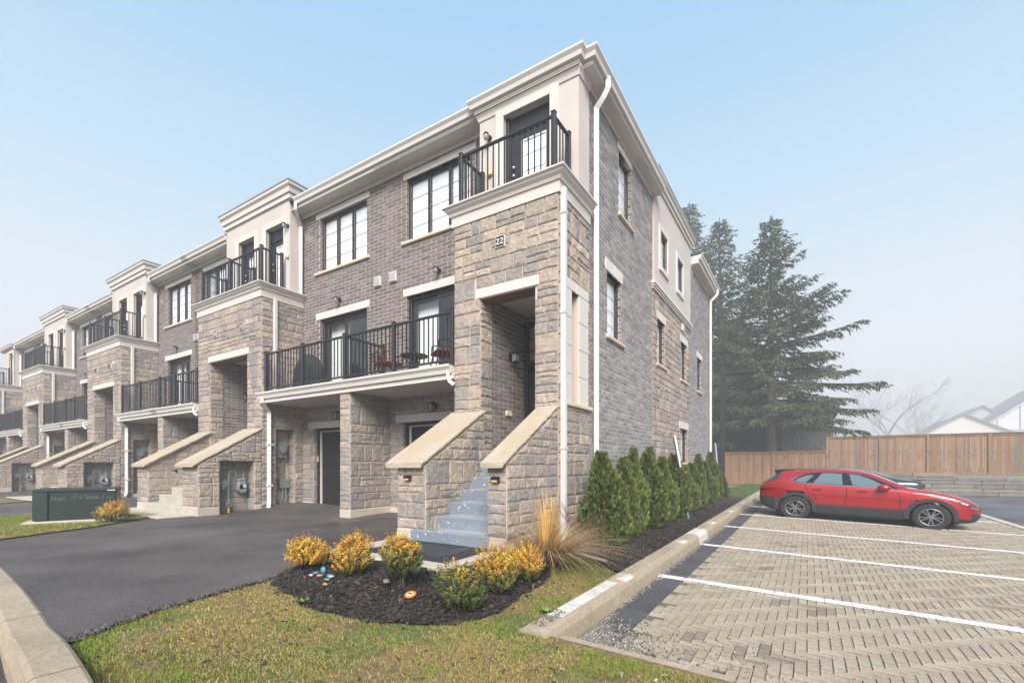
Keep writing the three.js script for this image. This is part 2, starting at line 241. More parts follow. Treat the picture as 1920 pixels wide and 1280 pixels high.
class Masonry {
  constructor(root, shift = 0) { this.root = root; this.list = []; this.shift = shift; }
  bricks(parent, f, rect, holes, { seed = 1, pal = M.brick, palC = BR, clip = null, off = 0 } = {}) {
    const R = RNG(seed * 7919 + 3), C = .083, L = .292, J = .0068, [u0, u1, v0, v1] = rect; let row = floor(v0 / C);
    for (let v = row * C; v < v1; v += C, row++) for (let u = floor(u0 / L) * L - (row & 1 ? L / 2 : 0); u < u1; u += L) {
      const k = floor(R() * 6), tone = .9 + R() * .2, wob = (R() - .5) * .003;
      for (let q of cutRects([[max(u + J, u0), min(u + L - J, u1), max(v + J, v0), min(v + C - J, v1)]], holes)) {
        if (q[1] - q[0] < .03 || q[3] - q[2] < .025) continue;
        let poly = [[q[0], q[2]], [q[1], q[2]], [q[1], q[3]], [q[0], q[3]]];
        if (clip) { poly = clipPoly(poly, ...clip); if (poly.length < 3 || area2(poly) < .0015) continue; }
        this.list.push({ kind: 'brick', parent, f, poly, k, tone, d: .007 + wob, pal, palC, full: poly.length === 4 && abs(q[1] - q[0] - L + 2 * J) < .002 && abs(q[3] - q[2] - C + 2 * J) < .002, w: q[1] - q[0], h: q[3] - q[2] });
      }
    }
  }
  stones(parent, f, rect, holes, { seed = 1, clip = null, grey = 0, big = 1 } = {}) {
    const R = RNG(seed * 6007 + 11), [u0, u1, v0, v1] = rect, J = .0065; let v = v0;
    const put = (a, b, c, d) => {
      const g = R(); let k = floor(pow(R(), 1) * 10); if (g < grey) k = [3, 4, 6, 8][floor(R() * 4)];
      const tone = .9 + R() * .2, s = R();
      for (const q of cutRects([[a + J, b - J, c + J, d - J]], holes)) {
        if (q[1] - q[0] < .035 || q[3] - q[2] < .035) continue;
        let poly = [[q[0], q[2]], [q[1], q[2]], [q[1], q[3]], [q[0], q[3]]];
        if (clip) { poly = clipPoly(poly, ...clip); if (poly.length < 3 || area2(poly) < .003) continue; }
        this.list.push({ kind: 'stone', parent, f, poly, k, tone, s, d: .012 + R() * .008, w: q[1] - q[0], h: q[3] - q[2] });
      }
    };
    while (v < v1 - .01) {
      let h = [.17, .24, .31, .15, .36, .21][floor(R() * 6)] * big; if (v + h > v1 - .08) h = v1 - v;
      let u = u0;
      while (u < u1 - .01) {
        const t = R(); let w = (t < .4 ? .16 + R() * .2 : .3 + R() * .36) * big; if (u + w > u1 - .12) w = u1 - u;
        if (t < .5 || h < .18) { if (w > .5 && h < .2) { const x = u + w * (.4 + R() * .2); put(u, x, v, v + h); put(x, u + w, v, v + h); } else put(u, u + w, v, v + h); }
        else { // two courses inside the band, their own joints
          const y = v + h * (.38 + R() * .24); for (const [a, b] of [[v, y], [y, v + h]]) { if (w > .42 && R() < .6) { const x = u + w * (.3 + R() * .4); put(u, x, a, b); put(x, u + w, a, b); } else put(u, u + w, a, b); }
        }
        u += w;
      }
      v += h;
    }
  }
  geo(q, mb) {
    const { f, poly, d } = q, R = RNG(floor((q.s ?? .5) * 1e6) + floor(poly[0][0] * 977) + floor(poly[0][1] * 3571));
    if (q.kind === 'brick') { const c = .0035, cu = poly.reduce((a, p) => a + p[0], 0) / poly.length, cv = poly.reduce((a, p) => a + p[1], 0) / poly.length, n = poly.length, A = poly.map(p => FP(f, p[0], p[1], -.004)), B = poly.map(([u, v]) => FP(f, u + Math.sign(cu - u) * c, v + Math.sign(cv - v) * c, d)); for (let i = 0; i < n; i++) mb.quad(A[i], A[(i + 1) % n], B[(i + 1) % n], B[i]); for (let i = 1; i < n - 1; i++) mb.tri(B[0], B[i], B[i + 1]); return; }
    const P = []; poly.forEach((a, i) => { const b = poly[(i + 1) % poly.length], l = hypot(b[0] - a[0], b[1] - a[1]), n = l > .34 ? 3 : l > .13 ? 2 : 1; for (let t = 0; t < n; t++) P.push([mix(a[0], b[0], t / n), mix(a[1], b[1], t / n), t]); });
    const n = P.length, cu = P.reduce((a, p) => a + p[0], 0) / n, cv = P.reduce((a, p) => a + p[1], 0) / n;
    const jit = P.map(p => (p[2] ? 1 : .5) * .009 * R()), A = [], B = [], C = [];
    P.forEach(([u, v], i) => { const du = cu - u, dv = cv - v, l = hypot(du, dv) || 1, x = du / l, y = dv / l, j = jit[i]; A.push(FP(f, u, v, -.004)); B.push(FP(f, u + x * j, v + y * j, d * (.62 + .36 * R()))); const k = .016 + .022 * R(); C.push(FP(f, u + x * k, v + y * k, d + .001 + .006 * R())); });
    const O = FP(f, cu + (R() - .5) * q.w * .3, cv + (R() - .5) * q.h * .3, d + .002 + .008 * R());
    for (let i = 0; i < n; i++) { const k = (i + 1) % n; mb.quad(A[i], A[k], B[k], B[i]); mb.quad(B[i], B[k], C[k], C[i]); mb.tri(C[i], C[k], O); }
  }
  finish(nBrick, nStone) {
    const root = this.root;
    for (const q of this.list) { const c = q.poly.reduce((a, p) => [a[0] + p[0] / q.poly.length, a[1] + p[1] / q.poly.length], [0, 0]), p = FP(q.f, ...c, 0); q.px = pxSize(p, q.f, q.w, q.h); q.ok = q.px * max(1, sqrt(q.w / q.h)) >= 10; }
    for (const [kind, N, matV, nmStuff] of [['brick', nBrick, M.brickV, 'brick_courses'], ['stone', nStone, M.stoneV, 'stone_courses']]) {
      const l = this.list.filter(q => q.kind === kind).sort((a, b) => b.px - a.px); let made = 0; const rest = new MB().color(1, 1, 1); const cache = {};
      for (const q of l) {
        if (made < N && q.ok) {
          const palM = kind === 'brick' ? q.pal : M.stone; let g = null, o;
          if (q.full) { const key = q.f.n[0] + '_' + (q.k % 3); if (!cache[key]) { const m = new MB(), d = q.poly; this.geo({ ...q, poly: d.map(p => [p[0] - d[0][0], p[1] - d[0][1]]), f: { o: [0, 0, 0], u: q.f.u, n: q.f.n } }, m); cache[key] = m.build(); } g = cache[key]; const p = FP(q.f, ...q.poly[0], 0); o = new THREE.Mesh(g, palM[q.k]); o.position.set(p[0] - root.position.x, p[1] - root.position.y, p[2] - root.position.z); }
          else { const m = new MB(); this.geo(q, m); g = m.build(); g.translate(-root.position.x, -root.position.y, -root.position.z); o = new THREE.Mesh(g, palM[q.k]); }
          o.name = nm(root, kind); o.castShadow = o.receiveShadow = true; q.parent.add(o); made++;
        } else { const c = (kind === 'brick' ? q.palC : ST)[q.k]; rest.color(c[0] * q.tone, c[1] * q.tone, c[2] * q.tone); this.geo(q, rest); }
      }
      if (rest.n) { const o = part(root, nmStuff, rest.build(), matV); o.userData.kind = 'stuff'; }
    }
  }
}

// ---------------------------------------------------------------- pieces of a house
// window in a frame; the opening is u0..u1, v0..v1; glass lies rec behind the wall face
function windowUnit(root, f, u0, u1, v0, v1, { rec = .11, lights = 1, rows = 4, blind = .045, blindM = M.blind, fw = .055, name = 'window', drop = 0 } = {}) {
  const F = [], w0 = -rec - .05, w1 = -rec + .02;
  F.push(fbox(f, u0, u1, v1 - fw, v1, w0, w1, .006), fbox(f, u0, u1, v0, v0 + fw, w0, w1, .006), fbox(f, u0, u0 + fw, v0 + fw, v1 - fw, w0, w1, .006), fbox(f, u1 - fw, u1, v0 + fw, v1 - fw, w0, w1, .006));
  const iw = (u1 - u0 - 2 * fw - (lights - 1) * fw * 1.5) / lights;
  for (let i = 1; i < lights; i++) { const a = u0 + fw + i * iw + (i - 1) * fw * 1.5; F.push(fbox(f, a, a + fw * 1.5, v0 + fw, v1 - fw, w0 + .003, w1 - .003, .006), fbox(f, a + fw * .7, a + fw * .8, v0 + fw, v1 - fw, w1 - .002, w1 + .008)); }
  const W = part(root, name, F, M.rail);
  for (let i = 0; i < lights; i++) {
    const a = u0 + fw + i * (iw + fw * 1.5), b = a + iw;
    part(W, 'pane', fbox(f, a - .01, b + .01, v0 + fw - .01, v1 - fw + .01, -rec - .02, -rec - .014), M.glass);
    const bars = []; for (let r = 1; r < rows; r++) { const v = v0 + fw + (v1 - v0 - 2 * fw) * r / rows; bars.push(fbox(f, a, b, v - .006, v + .006, -rec - .034, -rec - .026)); }
    if (bars.length) part(W, 'muntin', bars, M.muntin);
    part(W, 'blind', fbox(f, a - .03, b + .03, v0 + drop * (v1 - v0), v1, -rec - blind - .01, -rec - blind), blindM);
  }
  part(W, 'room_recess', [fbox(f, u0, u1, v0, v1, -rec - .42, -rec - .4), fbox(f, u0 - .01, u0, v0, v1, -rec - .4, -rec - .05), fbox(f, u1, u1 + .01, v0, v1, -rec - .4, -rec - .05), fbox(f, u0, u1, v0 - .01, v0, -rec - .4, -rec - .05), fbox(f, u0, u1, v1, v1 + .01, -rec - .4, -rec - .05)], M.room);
  return W;
}
function lintel(root, f, u0, u1, v0, v1, n, w = .02, m = M.precast) { for (let i = 0; i < n; i++) { const a = mix(u0, u1, i / n), b = mix(u0, u1, (i + 1) / n); part(root, 'lintel_block', fbox(f, a + .003, b - .003, v0, v1, -.1, w, .006), m); } part(root, 'lintel_bed', fbox(f, u0 + .01, u1 - .01, v0 + .004, v1 - .004, -.12, w - .008), M.mortarStone); }
const sillP = (root, f, u0, u1, v0, v1) => part(root, 'window_sill', fbox(f, u0, u1, v0, v1, -.12, .06, .012), M.sill);
// sliding deck door
function deckDoor(root, f, u0, u1, v0, v1, curtainSide) {
  const rec = .1, F = [], fw = .07, um = (u0 + u1) / 2;
  F.push(fbox(f, u0, u1, v1 - fw, v1, -rec - .09, -rec + .02, .006), fbox(f, u0, u1, v0, v0 + .05, -rec - .09, -rec + .02, .006), fbox(f, u0, u0 + fw, v0 + .05, v1 - fw, -rec - .09, -rec + .02, .006), fbox(f, u1 - fw, u1, v0 + .05, v1 - fw, -rec - .09, -rec + .02, .006));
  const D = part(root, 'patio_door', F, M.rail);
  for (const [a, b, w] of [[u0 + fw, um + .04, -rec - .03], [um - .04, u1 - fw, -rec]]) { part(D, 'sash', [fbox(f, a, b, v1 - fw - .09, v1 - fw, w - .03, w, .005), fbox(f, a, b, v0 + .05, v0 + .16, w - .03, w, .005), fbox(f, a, a + .085, v0 + .16, v1 - fw - .09, w - .03, w, .005), fbox(f, b - .085, b, v0 + .16, v1 - fw - .09, w - .03, w, .005)], M.rail); part(D, 'pane', fbox(f, a + .08, b - .08, v0 + .15, v1 - fw - .08, w - .018, w - .012), M.glass); }
  // curtain with folds
  const m = new MB(), n = 44, c0 = curtainSide < 0 ? u0 + .08 : um + .02, c1 = curtainSide < 0 ? um - .1 : u1 - .1;
  for (let i = 0; i < n; i++) { const a = mix(c0, c1, i / n), b = mix(c0, c1, (i + 1) / n), wa = -rec - .2 + .025 * sin(i * 1.35), wb = -rec - .2 + .025 * sin((i + 1) * 1.35); m.quad(FP(f, a, v0 + .05, wa), FP(f, b, v0 + .05, wb), FP(f, b, v1 - .06, wb), FP(f, a, v1 - .06, wa)); }
  part(D, 'curtain', m.build(), M.curtain2);
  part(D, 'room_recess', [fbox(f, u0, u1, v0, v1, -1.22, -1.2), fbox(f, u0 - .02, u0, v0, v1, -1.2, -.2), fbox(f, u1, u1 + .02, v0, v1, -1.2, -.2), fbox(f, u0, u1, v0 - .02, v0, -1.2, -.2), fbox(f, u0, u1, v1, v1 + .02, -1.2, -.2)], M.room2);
}
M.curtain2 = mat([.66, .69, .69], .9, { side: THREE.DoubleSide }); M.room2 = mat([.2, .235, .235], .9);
function wallLamp(root, p, dir) { // round jelly-jar lamp on a bracket; dir = wall normal
  const q = new THREE.Quaternion().setFromUnitVectors(V3(0, 0, 1), V3(...dir)), T = g => { g.applyQuaternion(q); g.translate(...p); return g; };
  const pl = pUVs(new THREE.CylinderGeometry(.05, .05, .03, 14)); pl.rotateX(PI / 2); pl.translate(0, 0, .015);
  const L = part(root, 'wall_lamp', [T(pl), T(tube([[0, 0, .02], [0, .03, .07], [0, .03, .11]], .018, 8)), T(pUVs(new THREE.SphereGeometry(.052, 14, 8, 0, 2 * PI, 0, PI / 2)).translate(0, .005, .12))], M.black);
  part(L, 'lamp_glass', T(pUVs(new THREE.SphereGeometry(.05, 14, 10)).scale(1, 1.35, 1).translate(0, -.035, .12)), M.lampGlass);
}
function lantern(root, p, dir) {
  const q = new THREE.Quaternion().setFromUnitVectors(V3(0, 0, 1), V3(...dir)), T = g => { g.applyQuaternion(q); g.translate(...p); return g; };
  const bars = [box(-.04, .04, -.06, .06, 0, .02, .005), tube([[0, .04, .02], [0, .085, .07], [0, .07, .12]], .01, 6), cyl(.09, .02, .05, 4).rotateY(PI / 4).translate(0, .06, .13), box(-.045, .045, -.115, -.1, .085, .175, .004)];
  for (const [x, z] of [[-.05, .08], [.05, .08], [-.05, .18], [.05, .18]]) bars.push(box(x - .006, x + .006, -.1, .035, z - .006, z + .006));
  const L = part(root, 'porch_lamp', bars.map(T), M.black);
  part(L, 'lamp_glass', T(box(-.045, .045, -.1, .035, .085, .175)), M.lampGlass);
}
function railRun(R, a, b, y0, h, { p0 = true, p1 = true, posts = 0, sp = .108 } = {}) { // a, b = [x, z] plan points
  const dx = b[0] - a[0], dz = b[1] - a[1], L = hypot(dx, dz), ang = atan2(-dz, dx), at = g => { g.rotateY(ang); g.translate(a[0], 0, a[1]); return g; };
  const P = []; const nP = posts + 1; for (let i = 0; i <= nP; i++) if ((i > 0 || p0) && (i < nP || p1)) P.push(i * L / nP);
  for (const t of P) part(R, 'post', [at(box(t - .034, t + .034, y0, y0 + h + .03, -.034, .034, .005)), at(box(t - .042, t + .042, y0 + h + .03, y0 + h + .045, -.042, .042, .006)), at(box(t - .055, t + .055, y0, y0 + .012, -.055, .055, .003))], M.rail);
  for (let i = 0; i < nP; i++) {
    const s = i * L / nP, e = (i + 1) * L / nP;
    part(R, 'top_rail', at(box(s + .034, e - .034, y0 + h - .04, y0 + h, -.026, .026, .008)), M.rail); part(R, 'bottom_rail', at(box(s + .034, e - .034, y0 + .07, y0 + .105, -.017, .017, .005)), M.rail);
    const n = round((e - s) / sp); for (let k = 1; k < n; k++) { const t = mix(s, e, k / n); part(R, 'baluster', at(box(t - .009, t + .009, y0 + .1, y0 + h - .035, -.009, .009)), M.rail); }
  }
}
const railGroup = (root, name) => { const g = new THREE.Group(); g.name = nm(root, name); root.add(g); return g; };
const gutterP = y => [[0, y - .15], [.055, y - .15], [.07, y - .085], [.108, y - .035], [.108, y], [.098, y], [.098, y - .02], [0, y - .02]];
const corniceP = (y0, y1) => { const h = y1 - y0; return [[0, y0], [.06, y0], [.075, y0 + h * .3], [.12, y0 + h * .55], [.135, y0 + h * .8], [.165, y0 + h * .84], [.165, y1], [0, y1]]; };

// ---------------------------------------------------------------- the row of townhouses
const ZT = -6.3, ZM = -7.4, ZS = -7.04, YSOF = 7.63, YG = 7.85;
const font = await new FontLoader().loadAsync('fonts/droid/droid_sans_bold.typeface.json');
function numberPlate(root, x, y, txt) {
  const f = frontF(ZT), P = part(root, 'number_plate', [fbox(f, x - .093, x + .093, y - .093, y + .093, .02, .038, .003)], M.precast);
  part(P, 'plate_face', fbox(f, x - .08, x + .08, y - .08, y + .08, .03, .041), M.black);
  if (txt) { const g = new TextGeometry(txt, { font, size: .098, depth: .004, curveSegments: 4 }); g.computeBoundingBox(); const b = g.boundingBox; g.translate(x - (b.max.x + b.min.x) / 2, y - (b.max.y + b.min.y) / 2, ZT + .041); part(P, 'numeral', g, M.precast); }
}
// stone stair with two sloping walls; blue = painted treads
function stairs(root, mas, l0, l1, r0, r1, capL, capR, blue, seed, niche) {
  const zf = -4.9, top = z => 1.139 + .587 * (-4.8 - z), under = z => top(z) - .085, clip = [under(0), .587, true];   // u = -z, so y = under(0) + .587 u
  const wallShape = (x0, x1, hole) => { const m = [prism([[zf, 0], [zf, under(zf)], [ZT - .02, under(ZT - .02)], [ZT - .02, 0]], 'zy', x0, x1)]; return m; };
  const WL = part(root, 'stair_wall', wallShape(l0, l1), M.mortarStone);
  let WR;
  if (niche) { const [n0, n1, nh] = niche, dz = .3; WR = part(root, 'stair_wall', [prism([[zf, 0], [zf, under(zf)], [-n0, under(-n0)], [-n0, 0]], 'zy', r0, r1), prism([[-n0, nh], [-n0, under(-n0)], [-n1, under(-n1)], [-n1, nh]], 'zy', r0, r1), prism([[-n1, 0], [-n1, under(-n1)], [ZT - .02, under(ZT - .02)], [ZT - .02, 0]], 'zy', r0, r1), box(r0, r1 - dz, 0, nh - .002, -n1, -n0)], M.mortarStone); mas.stones(WR, sideF(r1 - dz), [n0, n1, .02, nh], [], { seed: seed + 61, grey: .9 }); mas.stones(WR, { o: [0, 0, -n1], u: [1, 0, 0], n: [0, 0, 1] }, [r1 - dz, r1, .02, nh], [], { seed: seed + 62, grey: .6 }); }
  else WR = part(root, 'stair_wall', wallShape(r0, r1), M.mortarStone);
  mas.stones(WL, frontF(zf), [l0, l1, .2, under(zf)], [], { seed, big: .95 }); mas.stones(WL, sideF(l1), [-zf, -ZT, .02, 2.0], [], { seed: seed + 1, clip });
  mas.stones(WR, frontF(zf), [r0, r1, .2, under(zf)], [], { seed: seed + 2, big: .95 }); mas.stones(WR, sideF(r1), [-zf, -ZT, .18, 2.0], niche ? [[niche[0], niche[1], 0, niche[2]]] : [], { seed: seed + 3, clip });
  part(WL, 'footing', box(l0 - .008, l1 - (blue ? .2 : .008), -.2, .19, zf - .1, zf + .022, .012), M.conc); part(WR, 'footing', [box(r0 + .008, r1 + .02, -.2, blue ? .1 : .19, niche ? -niche[0] : -6.3, zf + .022, .012), box(r0, r1 + .018, -.2, .16, ZT, niche ? -niche[1] : zf - .3, .01)], M.conc);
  // cap slabs with rough edges
  const R = RNG(seed * 31 + 7);
  for (const [W, [a, b]] of [[WL, capL], [WR, capR]]) {
    const m = new MB(), n = 26, T = .066, z0 = -4.8, z1 = ZT - .01, r = k => (R() - .5) * k;
    const row = []; for (let i = 0; i <= n; i++) { const z = mix(z0, z1, i / n), y = top(z); row.push([[a + .006, y, z], [b - .006, y, z], [b + r(.006), y - .01, z], [b - .004 + r(.016), y - T * .55, z], [b - .022 + r(.01), y - T, z], [a + .03 + r(.012), y - T, z], [a + r(.012), y - T * .5, z], [a + r(.004), y - .01, z]]); }
    for (let i = 0; i < n; i++) for (let k = 0; k < 8; k++) { const q = (k + 1) % 8; m.quad(row[i][k], row[i][q], row[i + 1][q], row[i + 1][k]); }
    const e = row[0].map(p => [p[0], p[1] - .002, p[2] + .012 * R()]); const E2 = []; for (let i = 0; i < 8; i++) { const q = (i + 1) % 8; m.quad(row[0][q], row[0][i], e[i], e[q]); } m.tri(e[0], e[2], e[1]).tri(e[0], e[3], e[2]).tri(e[0], e[4], e[3]).tri(e[0], e[5], e[4]).tri(e[0], e[6], e[5]).tri(e[0], e[7], e[6]);
    const E = row[n]; for (let i = 1; i < 7; i++) m.tri(E[0], E[i], E[i + 1]);
    part(W, 'cap_slab', m.build(), M.cap);
  }
  const st = part(root, 'stair_core', box(l1, r0, -.2, .9, -8, -6.9), M.conc);
  for (let k = 0; k < 7; k++) {
    const y1 = .196 + .181 * k, zf2 = k ? -4.86 - .274 * k : -4.86, z1 = k < 6 ? -4.86 - .274 * (k + 1) - .04 : -8.0, a = k ? l1 - .005 : l1 - .26, b = k ? r0 + .005 : r0 + .03, y0 = k ? y1 - .2 : -.2;
    const S = part(root, 'step', k ? box(l1 + .002, r0 - .002, y0, y1, z1, zf2, .014) : [box(a, b, -.2, y1, zf - .002, zf2, .014), box(l1 + .002, r0 - .002, -.2, y1 - .001, z1, zf + .01)], blue ? M.blue : M.step);
    if (blue) part(S, 'worn_tread', box(l1 + .16, r0 - .03, y1, y1 + .003, z1, zf2 - .05), M.tread);
  }
}
M.rustMortar = mat([.42, .27, .17], .9, {}); M.mortarSideLit = mat([.50, .49, .49], .95, { bumpMap: tGrain, bumpScale: .004 });  // side mortar paled along with its bricks, sky light put into the colour
M.rust = mat([.13, .075, .06], .7, {}); M.transom = mat([.32, .26, .17], .25, {}); M.outlet = mat([.62, .5, .22], .5, {}); M.flash = mat([.28, .26, .25], .5, {});  // transom tan: interior light and wood reflection put into the pane colour

M.soffitV = mat([.60, .56, .52], .6, { bumpMap: tex(128, (u, v) => (u * 16 % 1 < .1 ? 0 : 1), 1, false), bumpScale: .004 });
function halfBay(root, mas, c, dir, half, seed, opt = {}) {   // dir +1: the bay lies to the right of the party line c
  const X = (a, b) => dir > 0 ? [c + a, c + b] : [c - b, c - a], f = frontF(ZM), go = min(2.68, half - .14), lo = min(2.55, half - .16);
  const [b0, b1] = X(0, half), win = [...X(.64, 2.4), 6.0, 7.36], wl = [...X(.55, lo), 7.36, 7.5], dk = [...X(.64, 2.4), 2.86, 4.8], dl = [...X(.55, lo), 4.8, 4.97], ga = [...X(.5, go), 0, 2.05], gl = [...X(.32, min(2.88, half - .02)), 2.05, 2.22], si = [...X(.52, lo + .03), 5.93, 6.0];
  const W = wallBack(root, 'brick_wall', f, [[b0, b1, 2.6, 7.7]], [win, dk], .2, M.mortar);
  mas.bricks(W, f, [b0, b1, 2.86, 7.55], [win, wl, dk, dl, si], { seed, off: c % .1 });
  // reveals that face the camera side
  for (const q of [win, dk]) mas.bricks(W, sideF(q[0]), [-ZM, -ZM + .1, q[2], q[3]], [], { seed: seed + 4 });
  const G = wallBack(root, 'garage_wall', f, [[b0, b1, 0, 2.6]], [ga], .2, M.mortarStone);
  mas.stones(G, f, [b0, b1, .12, 2.6], [ga, gl], { seed: seed + 5, grey: .75 }); mas.stones(G, sideF(ga[0]), [-ZM, -ZM + .12, .1, 2.05], [], { seed: seed + 6, grey: .6 });
  part(G, 'footing', cutRects([[b0, b1, -.2, .17]], [[ga[0], ga[1], -1, 1]]).map(r => fbox(f, ...r, -.1, .03, .01)), M.conc);
  lintel(root, f, wl[0], wl[1], 7.36, 7.5, 4); lintel(root, f, dl[0], dl[1], 4.8, 4.97, 4); lintel(root, f, gl[0], gl[1], 2.05, 2.22, 4); sillP(root, f, si[0], si[1], 5.93, 6.0);
  windowUnit(root, f, ...win, { lights: 3, rows: 4, rec: .1 }); deckDoor(root, f, ...dk, dir > 0 ? -1 : -1);
  // garage door: black panels in a pale-edged frame
  const D = part(root, 'garage_door', [fbox(f, ga[0] + .13, ga[1], .08, 2.0, -.2, -.17)], M.door);
  for (let r = 0; r < 4; r++) for (let k = 0; k < 3; k++) { const a = mix(ga[0] + .2, ga[1] - .06, k / 3), b = mix(ga[0] + .2, ga[1] - .06, (k + 1) / 3) - .07, y = .16 + r * .46; part(D, 'door_panel', fbox(f, a, b, y, y + .36, -.172, -.158, .012), M.door); }
  part(D, 'door_frame', [fbox(f, ga[0], ga[0] + .1, .05, 2.05, -.19, -.1, .004), fbox(f, ga[0] + .1, ga[1], 1.99, 2.05, -.19, -.1, .004)], M.black); part(D, 'frame_edge', [fbox(f, ga[0] + .1, ga[0] + .135, .08, 1.99, -.18, -.13, .004), fbox(f, ga[0] + .135, ga[1], 1.965, 1.99, -.18, -.13, .004)], M.trim); part(D, 'threshold', fbox(f, ga[0], ga[1], -.1, .085, -.2, .02, .005), M.precast);
  if (dir < 0) part(root, 'doorbell', fbox(f, ga[0] + .045, ga[0] + .085, 1.2, 1.34, -.1, -.08, .006), M.white);
  // deck, its fascia, gutter and railing
  const dz = -6.26; part(root, 'deck_slab', [box(b0, b1, 2.66, 2.83, ZM, dz + .005), ], M.soffit); part(root, 'deck_soffit', box(b0, b1, 2.61, 2.66, ZM, dz), M.soffit);
  part(root, 'deck_fascia', box(b0, b1, 2.6, 2.74, dz, dz + .025, .004), M.trim);
  part(root, 'deck_gutter', sweep([[b0, dz + .012], [b1, dz + .012]], gutterP(2.845)), M.trim);
  part(root, 'deck_edge', box(b0, b1, 2.83, 2.852, ZM, dz + .03, .003), M.grey);
  const R = railGroup(root, 'deck_railing'); const e = dir > 0 ? b1 - .035 : b0 + .24;
  if (dir > 0) railRun(R, [c, dz - .02], [e, dz - .02], 2.852, .935, { posts: 1, p0: false, sp: .112 }); else { railRun(R, [e, dz - .02], [c, dz - .02], 2.852, .935, { posts: 1, sp: .112 }); railRun(R, [c, dz - .06], [c, ZM + .1], 2.852, .935, { p0: false, sp: .112 }); }
  // eaves
  const fz = -7.06, g0 = dir > 0 ? b0 : b0 + .24, g1 = dir > 0 ? b1 - .02 : b1;
  part(root, 'soffit', box(b0, b1, YSOF, YSOF + .015, ZM, fz), M.soffitV); part(root, 'frieze', fbox(f, b0, b1, 7.545, YSOF, 0, .025, .004), M.trim);
  part(root, 'fascia', box(g0, g1, YSOF - .012, YG - .03, fz - .02, fz, .003), M.trim); part(root, 'gutter', sweep([[g0, fz], [g1, fz]], gutterP(YG)), M.trim);
  part(root, 'roof', prism([[fz + .06, YG - .01], [fz + .06, YG + .01], [-10.5, YG + .5], [-14, YG - .1], [-14, YG - .2], [-10.5, YG + .35]], 'zy', b0, b1), M.roof);
  wallLamp(root, FP(f, c + dir * 1.6, 5.16, .008), [0, 0, 1]); lantern(root, FP(f, c + dir * 1.52, 2.34, .03), [0, 0, 1]);
  const v0 = dir > 0 ? c + .14 : c - .36; const V = part(root, 'wall_vent', [fbox(f, v0, v0 + .22, 5.2, 5.42, .003, .05, .006)], M.white); for (let i = 0; i < 4; i++) part(V, 'louvre', fbox(f, v0 + .015, v0 + .205, 5.22 + i * .05, 5.25 + i * .05, .045, .066, .004), M.white);
}
function balconyDoor(root, f, a, b, y0, y1) {
  part(root, 'door_trim', [fbox(f, a - .17, a, y0, y1 + .15, -.02, .03, .006), fbox(f, b, b + .17, y0, y1 + .15, -.02, .03, .006), fbox(f, a, b, y1, y1 + .15, -.02, .029, .006)], M.stuccoTrim);
  const D = part(root, 'balcony_door', [fbox(f, a + .06, b - .06, y0, y1 - .3, -.2, -.155, .006)], M.door);
  part(D, 'door_frame', [fbox(f, a, a + .06, y0, y1, -.2, -.06, .004), fbox(f, b - .06, b, y0, y1, -.2, -.06, .004), fbox(f, a + .06, b - .06, y1 - .3, y1, -.2, -.12, .01)], M.black);
  const g0 = mix(a, b, .3), g1 = b - .12, h0 = y0 + .25, h1 = y1 - .45;
  part(D, 'glass_frame', [fbox(f, g0, g0 + .045, h0, h1, -.156, -.13, .006), fbox(f, g1 - .045, g1, h0, h1, -.156, -.13, .006), fbox(f, g0 + .045, g1 - .045, h1 - .045, h1, -.156, -.13, .006), fbox(f, g0 + .045, g1 - .045, h0, h0 + .045, -.156, -.13, .006)], M.white);
  part(D, 'pane', fbox(f, g0 + .04, g1 - .04, h0 + .04, h1 - .04, -.15, -.146), M.blind);
  const bars = [fbox(f, (g0 + g1) / 2 - .008, (g0 + g1) / 2 + .008, h0 + .045, h1 - .045, -.147, -.138)]; for (let r = 1; r < 4; r++) { const y = mix(h0, h1, r / 4); bars.push(fbox(f, g0 + .045, g1 - .045, y - .008, y + .008, -.147, -.139)); } part(D, 'muntin', bars, M.muntin);
  for (const y of [y0 + .8, y0 + .95]) part(D, 'knob', pUVs(new THREE.SphereGeometry(.032, 12, 8)).translate(a + .13, y, f.o[2] - .125), M.steel);
}
